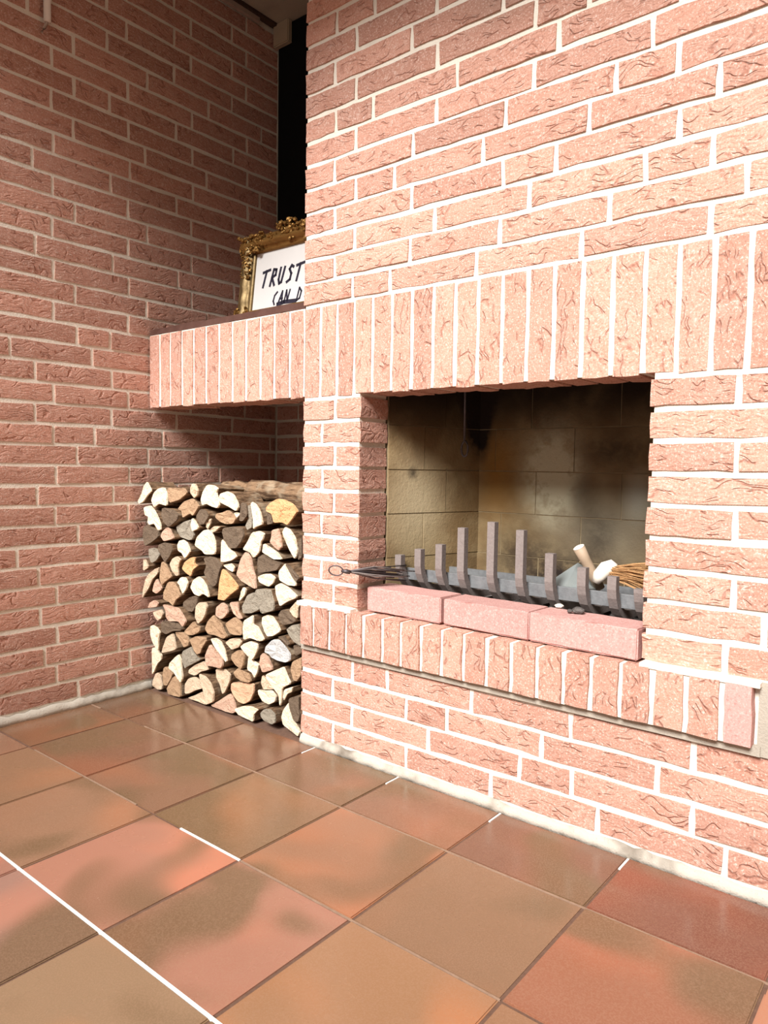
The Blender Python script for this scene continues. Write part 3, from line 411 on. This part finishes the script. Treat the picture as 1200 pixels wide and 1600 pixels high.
# soldier course
SJx = SJ+[19.05+i for i in range(6)]
for n, (a, b) in enumerate(zip(SJx[:-1], SJx[1:])):
    brick(fp, ((a+b)/2, random.uniform(-.03, .02), 17.0+random.uniform(-.02, .02)), b-a-G_, 3.84, 1.84, 'front', True)
# projecting rowlock sill
bx_s = bmesh.new(); bx(bx_s, (.35, -.28, 4.12), (18.6, 2.2, 5.88)); bmesh.ops.recalc_face_normals(bx_s, faces=bx_s.faces)
bmobj('sill_mortar', bx_s, m_mortar, fp)
for a, b in zip(RL[:-1], RL[1:]):
    last = b == RL[-1]
    lb_ = brick(fp, ((a+b)/2, -.40+random.uniform(-.02, .02), 5.03), b-a-G_, 1.76, 2.4, 'front', True)
lb_.data = lb_.data.copy(); lb_.data.materials[0] = m_red; lb_['label'] = 'smooth darker red end brick of the sill'
bm = bmesh.new(); bx(bm, (0.1, -.12, 3.84), (18.9, .2, 4.14)); bx(bm, (18.80, -.06, 3.84), (19.12, .3, 6.0)); bmesh.ops.recalc_face_normals(bm, faces=bm.faces)
bmobj('shaded_joint', bm, m_shademortar, fp)
for k, x in ((4, 19.12), (5, 19.12)):
    course(ext([21.2 if k % 2 else 23.1], XR), x, XR, k+.45)
bm = bmesh.new(); bx(bm, (0.05, -.36, 5.86), (3.25, .12, 6.04)); bmesh.ops.recalc_face_normals(bm, faces=bm.faces)
bmobj('bed_joint', bm, m_mortar, fp); box('bed_joint', (15.40, -.34, 5.90), (18.86, .12, 6.03), m_mortar, fp)
fillet('cement_fillet', [(.02+i*.3, .06) for i in range(84)], .36, .16, (0, -1), fp, m_fillet)
box('bed_joint', (.04, c0-.012, 14.86), (3.275, 1.79, 15.145), m_mortar, fp); box('bed_joint', (15.425, c0-.012, 14.86), (XR-.01, 1.79, 15.145), m_mortar, fp)
# firebox
FB = empty('firebox', W(9, 4, 6), ); FB.parent = fp; FB.matrix_parent_inverse = world(fp).inverted()
bm = bmesh.new()
def wallbox(bm, p0, p1, z0, z1, t):
    d = Vector((p1[0]-p0[0], p1[1]-p0[1], 0)).normalized(); n = Vector((-d.y, d.x, 0))*t
    pts = [p0, p1, (p1[0]+n.x, p1[1]+n.y), (p0[0]+n.x, p0[1]+n.y)]
    lo = [bm.verts.new(W(x, y, z0)) for x, y in pts]; hi = [bm.verts.new(W(x, y, z1)) for x, y in pts]
    bm.faces.new(lo[::-1]); bm.faces.new(hi)
    for k in range(4): bm.faces.new((lo[k], lo[(k+1) % 4], hi[(k+1) % 4], hi[k]))
SEG = [((3.36, 1.86), (4.86, 7.0)), ((4.86, 7.0), (13.8, 7.0)), ((13.8, 7.0), (15.32, 1.86))]
for p0, p1 in SEG: wallbox(bm, p0, p1, 5.9, 19.6, 1.0)
bmesh.ops.recalc_face_normals(bm, faces=bm.faces)
bmobj('firebox_joints', bm, m_firejoint, FB)
box('firebox_dark_cap', (2.8, 1.85, 19.2), (16, 8.2, 19.5), m_soot, FB)  # unseen cap added to close the throat and keep it dark
box('hearth', (3.0, 1.9, 5.4), (15.6, 7.6, 6.15), m_ash, FB)
JT = [[{7: 0, 9: 0}, 0]]
JB = {0: [8.1, 12.1], 1: [6.14, 10.1], 2: [7.9, 11.87], 3: [5.75, 9.71, 13.6], 4: [7.6, 11.71], 5: [6.1, 10.1], 6: [7.6, 11.6]}
JS = {0: [3.2], 1: [2.0], 2: [3.3], 3: [2.0], 4: [3.2], 5: [2.0], 6: [3.2]}
zr = [6.1, 8.05, 10.0, 11.95, 13.9, 15.85, 17.8, 19.5]
for si, (p0, p1) in enumerate(SEG):
    d = Vector((p1[0]-p0[0], p1[1]-p0[1], 0)); Ls = d.length; d.normalize(); n = Vector((-d.y, d.x, 0))
    for r in range(7):
        js = [x-4.86 for x in JB[r]] if si == 1 else JS[r] if si == 0 else [Ls-x for x in JS[r]]
        e = [0]+js+[Ls]
        for a, b in zip(e[:-1], e[1:]):
            bm = bmesh.new(); q = random.uniform(.0, .03)
            wallbox(bm, (p0[0]+d.x*(a+.022)-n.x*(.02+q), p0[1]+d.y*(a+.022)-n.y*(.02+q)), (p0[0]+d.x*(b-.022)-n.x*(.02+q), p0[1]+d.y*(b-.022)-n.y*(.02+q)), zr[r]+.022, zr[r+1]-.022, .3)
            bmesh.ops.recalc_face_normals(bm, faces=bm.faces)
            bmobj('fire_brick', bm, m_fire, FB)
# ------------------------------------------------------------------ mantel shelf over the niche
mt = empty('mantel', W(-6, 0, 15), label='brick soldier course mantel beam with dark shelf board above log niche', cat='mantel')
box('mortar', (-11.9, c0, 15.13), (.0, 1.78, 18.97), m_mortar, mt)
MJx = MJ+[SJ[0]]
for a, b in zip(MJx[:-1], MJx[1:]): brick(mt, ((a+b)/2+.02, random.uniform(-.03, .02), 17.0+random.uniform(-.02, .02)), b-a-G_, 3.84, 1.84, 'front', True)
bm = bmesh.new(); bx(bm, (-11.93, .10, 19.0), (-.03, 9.3, 19.30)); bmesh.ops.recalc_face_normals(bm, faces=bm.faces)
bmesh.ops.subdivide_edges(bm, edges=[e for e in bm.edges if abs((e.verts[0].co-e.verts[1].co).x) > .3], cuts=24)
for v in bm.verts:
    if v.co.y < .05: v.co.y += random.uniform(-.002, .002); v.co.z += random.uniform(-.0018, .0018)
bmobj('shelf_board', bm, m_shelf, mt)

# ------------------------------------------------------------------ things on the back of the niche
pn = box('wall_panel', (-11.8, 9.18, 27.0), (-.2, 9.36, CEIL-.05), m_black, None, .003); tag(pn, 'tall matt black panel on the niche back wall above the gilt frame', 'panel')
bb = box('junction_box', (-11.86, 8.78, 37.9), (-10.5, 9.16, CEIL-.02), m_beige, None, .004); tag(bb, 'small beige box at the ceiling corner beside the black panel', 'box')
bm = bmesh.new(); bx(bm, (-11.93, -50, 38.85), (-11.70, 7.6, 39.12)); bmesh.ops.recalc_face_normals(bm, faces=bm.faces)
tag(bmobj('trim_1', bm, m_trim), kind='structure')
tag(box('trim_2', (-11.93, -50, 39.12), (-11.50, 9.2, 39.28), m_dkwood), kind='structure')
cd = empty('cable_conduit', W(-11.7, -5.5, 32.7), label='short white plastic conduit pipe running down the upper left brick wall', cat='pipe')
bm = bmesh.new(); tube(bm, [W(-11.72, -5.5, 32.75), W(-11.72, -5.5, 39.1)], .17*M, 14); bmobj('pipe', bm, m_white, cd, True)
bm = bmesh.new(); tube(bm, [W(-11.72, -5.5, 32.9), W(-11.74, -5.52, 32.7), W(-11.78, -5.62, 32.45), W(-11.80, -5.74, 32.2)], .07*M, 8); bmobj('wire_end', bm, m_trim, cd, True)

# ------------------------------------------------------------------ gilt frame with hand-lettered card
fr = empty('picture_frame', W(-3.5, 2.0, 19.32), label='ornate tarnished gilt frame with hand-lettered white card leaning on mantel shelf', cat='picture frame')
LEAN = math.atan2(.5, 4.3)
fx0, fx1, fh = -6.62, -.35, 4.35
def FP(x, h, out=0.0):   # point on the leaning frame plane: x in modules, h up the frame, out towards the room
    return W(x, 2.0+h*math.sin(LEAN)-out*math.cos(LEAN), 19.40+h*math.cos(LEAN)-out*math.sin(LEAN)*-1*-1)
def fbar(name, a, b, mat, w=1.0, horizontal=False):
    """moulded rail: profile swept from a to b (x,h)"""
    prof = [(0, .0), (0, .30), (.10, .42), (.22, .36), (.36, .55), (.55, .60), (.70, .40), (.84, .30), (.92, .36), (1.0, .20), (1.0, 0)]
    bm = bmesh.new(); rows = []; N = 14
    for i in range(N+1):
        t = i/N; row = []
        for (u, o) in prof:
            if horizontal: s = 1; x = a[0]+(b[0]-a[0])*t; h = a[1]-s*u*w; 
            else: s = 1 if a[0] < -3 else -1; x = a[0]+s*u*w; h = a[1]+(b[1]-a[1])*t
            row.append(bm.verts.new(FP(x, h, o+(.05*math.sin(i*2.3) if .2 < u < .8 else 0))))
        rows.append(row)
    for i in range(N):
        for k in range(len(prof)-1): bm.faces.new((rows[i][k], rows[i][k+1], rows[i+1][k+1], rows[i+1][k]))
    bmesh.ops.recalc_face_normals(bm, faces=bm.faces)
    return bmobj(name, bm, mat, fr, True)
fbar('frame_rail', (fx0, 0), (fx0, fh), m_goldlt); fbar('frame_rail', (fx1, 0), (fx1, fh), m_goldlt)
fbar('frame_rail', (fx0, fh), (fx1, fh), m_gold, .95, True); fbar('frame_rail', (fx0, .5), (fx1, .5), m_gold, .48, True)
def ornament(pts, name='carved_ornament'):
    bm = bmesh.new()
    for (x, h, r, o) in pts:
        t = bmesh.new(); bmesh.ops.create_icosphere(t, subdivisions=1, radius=r*M)
        for v in t.verts: v.co = FP(x, h, o)+v.co*random.uniform(.7, 1.25)
        me = bpy.data.meshes.new('t'); t.to_mesh(me); t.free(); bm.from_mesh(me); bpy.data.meshes.remove(me)
    bmobj(name, bm, m_gold, fr, False)
rr = random.Random(3)
for cx, sx in ((fx0+.45, 1), (fx1-.45, -1)):
    ornament([(cx+sx*rr.uniform(-.55, 1.3), fh-.1+rr.uniform(-.75, .16), rr.uniform(.05, .13), rr.uniform(.40, .62)) for _ in range(95)])
    ornament([(cx+sx*rr.uniform(-.35, .45), fh-rr.uniform(.7, 2.2), rr.uniform(.04, .10), rr.uniform(.42, .62)) for _ in range(50)])
    ornament([(cx+sx*rr.uniform(-.5, .6), rr.uniform(.3, .7), rr.uniform(.05, .11), rr.uniform(.42, .62)) for _ in range(24)])
ornament([(fx0+1+(fx1-fx0-2)*i/40, fh-.35+rr.uniform(-.3, .25), rr.uniform(.06, .12), rr.uniform(.38, .6)) for i in range(41)])
ornament([(-3.2+rr.gauss(0, .55), fh+rr.uniform(-.3, .35), rr.uniform(.06, .14), rr.uniform(.35, .6)) for _ in range(60)])
bm = bmesh.new(); px0, px1, ph0, ph1 = fx0+.95, fx1-.95, .3, fh-.85
bm.faces.new([bm.verts.new(FP(x, h, .12)) for x, h in ((px0, ph0), (px1, ph0), (px1, ph1), (px0, ph1))])
q = bmesh.ops.extrude_face_region(bm, geom=bm.faces[:]);
for v in [g for g in q['geom'] if isinstance(g, bmesh.types.BMVert)]: v.co += FP(0, 0, .2)-FP(0, 0, .12)
bmesh.ops.recalc_face_normals(bm, faces=bm.faces); bmobj('card', bm, m_paper, fr)
def stroke(bm, pts, w):
    for (a, b) in zip(pts[:-1], pts[1:]):
        dx, dh = b[0]-a[0], b[1]-a[1]; l = max(math.hypot(dx, dh), 1e-6); ex, eh = dx/l*w*.4, dh/l*w*.4; nx_, nh = -dh/l*w/2, dx/l*w/2
        qv = [(a[0]-ex+nx_, a[1]-eh+nh), (a[0]-ex-nx_, a[1]-eh-nh), (b[0]+ex-nx_, b[1]+eh-nh), (b[0]+ex+nx_, b[1]+eh+nh)]
        f0 = [bm.verts.new(FP(x, h, .215)) for x, h in qv]; f1 = [bm.verts.new(FP(x, h, .20)) for x, h in qv]
        bm.faces.new(f0); [bm.faces.new((f0[k], f1[k], f1[(k+1) % 4], f0[(k+1) % 4])) for k in range(4)]
GL = {'T': [[(.25, 0), (.42, 1)], [(0, .93), (.85, 1.02)]], 'R': [[(.1, 0), (.28, 1), (.62, .95), (.62, .62), (.2, .5), (.62, 0)]],
      'U': [[(.12, 1), (.05, .3), (.2, .03), (.45, .1), (.62, 1)]], 'S': [[(.65, .9), (.4, 1), (.2, .8), (.5, .5), (.45, .15), (.1, .02)]],
      'C': [[(.55, 1), (.2, .75), (.1, .3), (.35, .0)]], 'A': [[(0, 0), (.45, 1), (.6, 0)], [(.15, .4), (.6, .4)]], 'N': [[(0, 0), (.15, 1), (.5, .1), (.7, 1)]], 'D': [[(.1, 0), (.25, 1), (.65, .7), (.55, .15), (.1, 0)]]}
def write(txt, x, h, s, w, pitch):
    bm = bmesh.new()
    for ch in txt:
        if ch != ' ':
            for st in GL[ch]: stroke(bm, [(x+u*s*.72+v*s*.12, h+v*s) for u, v in st], w)
        x += pitch
    bmesh.ops.recalc_face_normals(bm, faces=bm.faces); bmobj('lettering', bm, m_ink, fr)
write('TRUST', -5.10, 1.62, .80, .135, .60)
write('CAN D', -4.15, .62, .60, .095, .42)
bm = bmesh.new(); stroke(bm, [(-3.75, .60), (-3.3, .66), (-2.5, .62)], .20); bmobj('ink_smudge', bm, m_ink, fr)

# ------------------------------------------------------------------ firewood
def chaikin(p, n=1):
    for _ in range(n):
        q = []
        for i in range(len(p)):
            a, b = p[i], p[(i+1) % len(p)]
            q += [(a[0]*.87+b[0]*.13, a[1]*.87+b[1]*.13), (a[0]*.13+b[0]*.87, a[1]*.13+b[1]*.87)]
        p = q
    return p
def make_log(code, flag, y0, poly, label):
    P = chaikin(poly); cx = sum(a for a, _ in P)/len(P); cz = sum(b for _, b in P)/len(P)
    y0 += random.uniform(-.12, .10); P = [(cx+(a-cx)*.972, cz+(b-cz)*.972) for a, b in P]
    root = W(cx, y0, cz); L = random.uniform(4.6, 5.4) if cz < 9.5 else 1.7
    if sum(P[i][0]*P[(i+1) % len(P)][1]-P[(i+1) % len(P)][0]*P[i][1] for i in range(len(P))) < 0: P = P[::-1]
    bm = bmesh.new(); rings = []
    for t, sc in ((.07, 1.0), (.33, 1.0), (.66, .96), (1.0, .92)):
        jx, jz = (random.uniform(-.08, .08)*t, random.uniform(-.06, .06)*t)
        rings.append([bm.verts.new(W(min(max(cx+(a-cx)*sc+jx, -11.95), -.12), y0+L*t if t > .1 else y0+.07, max(cz+(b-cz)*sc+jz, -.48))-root) for a, b in P])
    n = len(P)
    for r0, r1 in zip(rings[:-1], rings[1:]):
        for k in range(n): bm.faces.new((r0[k], r0[(k+1) % n], r1[(k+1) % n], r1[k]))
    bm.faces.new(rings[0][::-1]); bm.faces.new(rings[-1]); bmesh.ops.recalc_face_normals(bm, faces=bm.faces)
    o = bmobj('firewood_log', bm, m_bark); o.location = root
    tag(o, label, 'log', 'split logs stacked in the niche')
    bm = bmesh.new(); rim = [bm.verts.new(W(a, y0+.07, b)-root) for a, b in P]
    fr_ = [bm.verts.new(W(cx+(a-cx)*.97+random.uniform(-.01, .01), y0+random.uniform(-.02, .01), cz+(b-cz)*.97)-root) for a, b in P]
    mid = [bm.verts.new(W(cx+(a-cx)*.55, y0+random.uniform(-.04, .04), cz+(b-cz)*.55)-root) for a, b in P[::2]]
    for k in range(n): bm.faces.new((rim[k], rim[(k+1) % n], fr_[(k+1) % n], fr_[k]))
    for k in range(n//2): bm.faces.new((fr_[2*k], fr_[2*k+1], mid[k])); bm.faces.new((fr_[2*k+1], fr_[(2*k+2) % n], mid[(k+1) % (n//2)], mid[k]))
    c = bm.verts.new(W(cx, y0+random.uniform(-.03, .03), cz)-root)
    for k in range(n//2): bm.faces.new((mid[k], mid[(k+1) % (n//2)], c))
    bmesh.ops.recalc_face_normals(bm, faces=bm.faces)
    e = bmobj('cut_end', bm, CUT[code]); e.parent = o
    if flag == 'knot': e['label'] = 'orange knotty cracked cut end'
    return o
CN = {'w': 'bright cream', 'c': 'cream tan', 't': 'dull brown', 'p': 'pinkish tan', 'P': 'salmon heartwood', 'g': 'weathered grey', 'G': 'silver grey', 'd': 'dark weathered', 'o': 'orange brown'}
ORD = ['first', 'second', 'third', 'fourth', 'fifth', 'sixth', 'seventh', 'eighth', 'ninth', 'tenth', 'eleventh', 'twelfth', 'thirteenth', 'fourteenth', 'fifteenth', 'sixteenth']
cen = [(sum(a for a, _ in l[3])/len(l[3]), sum(b for _, b in l[3])/len(l[3])) for l in LOGS]
zs = sorted(range(len(LOGS)), key=lambda i: -cen[i][1]); per = 11
lab = {}
for r in range(0, len(zs), per):
    row = sorted(zs[r:r+per], key=lambda i: cen[i][0])
    for q, i in enumerate(row):
        c, fl_, y0, P = LOGS[i]; w_ = max(a for a, _ in P)-min(a for a, _ in P); h_ = max(b for _, b in P)-min(b for _, b in P)
        ar = abs(sum(P[k][0]*P[(k+1) % len(P)][1]-P[(k+1) % len(P)][0]*P[k][1] for k in range(len(P))))/2
        shp = 'upright slim' if h_ > 1.7*w_ else 'flat slim' if w_ > 1.7*h_ else 'rounded' if ar > .74*w_*h_ else 'wedge-shaped'
        big = 'large ' if ar > 1.25 else 'small ' if ar < .35 else ''
        lab[i] = f'{big}{CN[c]} {shp} log, {ORD[q]} from left in {ORD[r//per]} row down of woodpile'
for i, (c, fl_, y0, P) in enumerate(LOGS): make_log(c, fl_, y0, P, lab[i])
def lying(a, b, r, label, seed):
    rr = random.Random(seed); bm = bmesh.new(); A, B = Vector(a), Vector(b); N = 7
    pts = [A.lerp(B, i/N)+Vector((0, rr.uniform(-.05, .05), rr.uniform(-.05, .05))) for i in range(N+1)]
    mid = W(*((A+B)/2)); tube(bm, [W(*p)-mid for p in pts], [r*M*rr.uniform(.9, 1.08) for _ in pts], 10)
    for v in bm.verts: v.co += Vector((0, rr.uniform(-.0015, .0015), rr.uniform(-.0015, .0015)))
    o = bmobj('firewood_log', bm, m_bark_across, None, True); o.location = mid; tag(o, label, 'log', 'bark-covered logs lying on top of the woodpile'); return o
lying((-6.0, 2.3, 10.75), (-1.0, 2.1, 10.65), .55, 'long bark-covered log lying crosswise on top right of the woodpile', 1)
lying((-11.0, 1.6, 10.4), (-7.3, 1.7, 10.4), .36, 'thin dark stick log lying crosswise on top left of woodpile', 2)
lying((-9.0, 2.9, 10.7), (-6.5, 3.0, 10.75), .45, 'short grey bark log lying behind on top of woodpile, middle', 3)
lying((-4.6, 3.5, 10.7), (-.8, 3.4, 10.7), .5, 'stubby bark log on top right of the woodpile against chimney', 5)

# ------------------------------------------------------------------ three loose bricks on the sill
LB = [((3.57, .33), (7.38, .28), 'smooth red brick lying on sill, leftmost of three'), ((7.52, .26), (11.27, .15), 'smooth red brick lying on sill, middle of three, pale streak at its end'), ((11.30, .13), (15.22, -.02), 'smooth red brick lying on sill, rightmost of three, against right jamb')]
for (a, b, lb) in LB:
    bm = bmesh.new(); L_ = math.hypot(b[0]-a[0], b[1]-a[1]); H_ = 1.02; D_ = 1.50; nx = 6
    g = {}
    bx(bm, (0, 0, 0), (L_, D_, H_)); bmesh.ops.recalc_face_normals(bm, faces=bm.faces)
    for v in bm.verts: v.co.z += FZ*M
    bmesh.ops.bevel(bm, geom=bm.edges[:], offset=.0028, segments=2, affect='EDGES')
    bmesh.ops.subdivide_edges(bm, edges=[e for e in bm.edges if abs((e.verts[0].co-e.verts[1].co).x) > .1], cuts=9)
    for v in bm.verts: v.co += Vector((0, random.uniform(-.0009, .0009), random.uniform(-.0009, .0009)))
    o = bmobj('loose_brick', bm, m_red); o.location = W(a[0], a[1], 5.97); o.rotation_euler = (0, 0, math.atan2(b[1]-a[1], b[0]-a[0]))
    tag(o, lb, 'brick', 'loose red bricks on the sill')

# ------------------------------------------------------------------ fire grate
gr = empty('fire_grate', W(9, 3, 6.2), label='cast iron fire grate of ten upright curved bars behind loose bricks', cat='grate')
BARS = [(3.72, 8.22), (4.78, 8.56), (5.87, 8.85), (6.96, 9.62), (8.36, 9.94), (9.65, 9.70), (10.9, 8.90), (12.2, 8.50), (13.34, 8.29), (14.30, 7.95)]
for x, zt in BARS:
    bm = bmesh.new()
    path = [(2.20, zt), (2.20, zt*.6+7.84*.4), (2.20, 7.84), (2.27, 7.55), (2.45, 7.2), (2.72, 6.95), (3.1, 6.80), (3.6, 6.74), (5.6, 6.72)]
    strap(bm, path, x+.15, .33, .30); bmobj('bar', bm, m_iron, gr)
bm = bmesh.new(); bx(bm, (3.5, 2.62, 7.10), (14.75, 2.76, 7.62)); bmesh.ops.recalc_face_normals(bm, faces=bm.faces); bmesh.ops.bevel(bm, geom=bm.edges[:], offset=.001, segments=1, affect='EDGES'); bmobj('front_rail', bm, m_rail, gr)
bm = bmesh.new(); bx(bm, (3.8, 5.3, 6.95), (14.2, 5.45, 7.45)); bmesh.ops.recalc_face_normals(bm, faces=bm.faces); bmobj('back_rail', bm, m_rail, gr)
bm = bmesh.new(); bx(bm, (3.6, 3.9, 6.15), (14.5, 4.1, 6.36)); bmesh.ops.recalc_face_normals(bm, faces=bm.faces); bmobj('cross_bar', bm, m_rail, gr)
for x in (4.9, 13.3):
    bm = bmesh.new(); strap(bm, [(5.38, 6.96), (5.40, 6.5), (5.5, 6.15)], x, .3, .2); bmobj('leg', bm, m_rail, gr)
# ash and embers
bm = bmesh.new(); N = 34
g = {(i, j): bm.verts.new(W(3.45+11.75*i/N, 2.1+4.7*j/12, 6.16+(.18+.22*math.sin(i*.9)*math.cos(j*1.3)+random.uniform(-.07, .1))*(0 < i < N)*(0 < j < 12))) for i in range(N+1) for j in range(13)}
for i in range(N):
    for j in range(12): bm.faces.new((g[i, j], g[i+1, j], g[i+1, j+1], g[i, j+1]))
o = bmobj('ash_bed', bm, m_ash, FB, True); tag(o, kind='stuff')
for (x, y, z, s, mt_, lb) in ((11.75, 2.05, 7.03, .16, m_rodend, 'small pale chip lying on loose brick beneath the grate rail'), (12.7, 1.6, 7.03, .22, m_ash, 'charred flake lying on rightmost loose brick, before the grate'), (12.45, 1.45, 7.03, .12, m_ash, 'tiny charred crumb on rightmost loose brick, left of the larger flake')):
    bm = bmesh.new(); bmesh.ops.create_icosphere(bm, subdivisions=2, radius=s*M)
    for v in bm.verts: v.co.z *= .55; v.co *= random.uniform(.8, 1.15)
    o = bmobj('debris_chip', bm, mt_); o.location = W(x, y-.5, z+s*.4); tag(o, lb, 'debris')

# ------------------------------------------------------------------ damper hook
hk = empty('damper_hook', W(5.6, 4.5, 16.5), label='dark iron rod with ring end hanging in the firebox near left corner', cat='hook')
bm = bmesh.new(); tube(bm, [W(5.58, 4.5, 19.15), W(5.58, 4.5, 16), W(5.60, 4.5, 13.24)], .055*M, 8); bmobj('rod', bm, m_wire, hk, True)
bm = bmesh.new(); tube(bm, [W(5.62+.17*math.sin(t*math.pi/8), 4.5, 12.92+.34*math.cos(t*math.pi/8)) for t in range(17)], .05*M, 8, False); bmobj('ring', bm, m_wire, hk, True)

# ------------------------------------------------------------------ bundle of skewers
sk = empty('skewer_bundle', W(3.5, 0, 7.6), label='bundle of thin dark wire skewers with ring handle poking out of firebox left', cat='skewers')
a0 = Vector((2.92, -1.30, 7.80)); a1 = Vector((3.38, -1.02, 7.77)); d = (a1-a0)
bm = bmesh.new(); ctr = (a0+a1)/2; ux = d.normalized()
tube(bm, [W(*(ctr+ux*.30*math.cos(t*math.pi/10)+Vector((0, 0, 1))*.20*math.sin(t*math.pi/10))) for t in range(21)], .03*M, 6, False); bmobj('ring_handle', bm, m_wire, sk, True)
rr = random.Random(9)
knot = Vector((3.50, -.92, 7.76))
bm = bmesh.new(); tube(bm, [W(*(a1-ux*.05)), W(*knot), W(*(knot+Vector((.12, .12, -.04))))], [.05*M, .10*M, .08*M], 8); bmobj('binding', bm, m_wire, sk, True)
for i in range(22):
    u = i/21-.5; e = Vector((3.85+rr.uniform(-.1, 1.1), 1.5+rr.uniform(-.3, .9), 7.38+.40*u+rr.uniform(-.05, .25)))
    mid_ = knot.lerp(e, .45)+Vector((0.05, 0, .13*u*2+rr.uniform(-.05, .05)))
    mid_.x = max(mid_.x, 3.48) if mid_.y > -.1 else mid_.x
    bm = bmesh.new(); tube(bm, [W(*knot), W(*mid_), W(*e)], .026*M, 5); bmobj('skewer', bm, m_wire if i % 3 else m_iron, sk, True)

# ------------------------------------------------------------------ dustpan and hand brush lying in the grate
dp = empty('dustpan', W(11.8, 3.4, 7.3), label='blue-grey metal dustpan with round wooden handle lying in the grate', cat='dustpan')
bm = bmesh.new()
P_ = [(10.45, 3.3, 7.62), (11.38, 3.9, 8.42), (12.1, 4.4, 7.9), (12.35, 3.4, 7.55), (11.3, 2.9, 7.50)]
top = [bm.verts.new(W(*p)) for p in P_]; bot = [bm.verts.new(W(p[0], p[1]+.05, p[2]-.05)) for p in P_]
bm.faces.new(top); bm.faces.new(bot[::-1])
for k in range(5): bm.faces.new((top[k], bot[k], bot[(k+1) % 5], top[(k+1) % 5]))
bmesh.ops.recalc_face_normals(bm, faces=bm.faces); bmobj('pan', bm, m_pan, dp)
h0 = Vector((11.80, 3.0, 9.12)); h1 = Vector((12.42, 3.65, 7.55))
bm = bmesh.new(); tube(bm, [W(*h0.lerp(h1, t)) for t in (0, .3, .7, 1)], [.225*M, .20*M, .21*M, .19*M], 16); bmobj('handle', bm, m_rod, dp, True)
dv = (h0-h1).normalized(); bm = bmesh.new(); tube(bm, [W(*(h0+dv*.002)), W(*(h0+dv*.03)), W(*(h0+dv*.06))], [.228*M, .22*M, .15*M], 16); o = bmobj('handle_end', bm, m_rodend, dp, True); o['label'] = 'white painted handle end'
hb = empty('hand_brush', W(13, 3.3, 8.0), label='hand brush with pale wood block and brown bristles behind right grate bars', cat='brush')
bm = bmesh.new(); tube(bm, [W(12.45, 3.1, 7.85), W(12.58, 3.15, 8.1), W(12.80, 3.25, 8.40), W(13.0, 3.3, 8.50), W(13.15, 3.33, 8.46)], [.14*M, .26*M, .29*M, .25*M, .13*M], 12); bmobj('brush_block', bm, m_rodend, hb, True)
bm = bmesh.new()
for i in range(260):
    a = Vector((13.0+rr.uniform(-.05, .15), 3.3+rr.uniform(-.25, .25), 8.30+rr.uniform(-.25, .20))); e = a+Vector((rr.uniform(1.2, 1.5), rr.uniform(-.15, .35), rr.uniform(-.40, .18)+(a.z-8.28)*.5))
    tube(bm, [W(*a), W(*a.lerp(e, .5)+(0, 0, .02)) if False else W(*(a.lerp(e, .5)+Vector((0, 0, .03)))), W(*e)], .016*M, 3, False)
o = bmobj('bristles', bm, m_bristle, hb); o['kind'] = 'stuff'
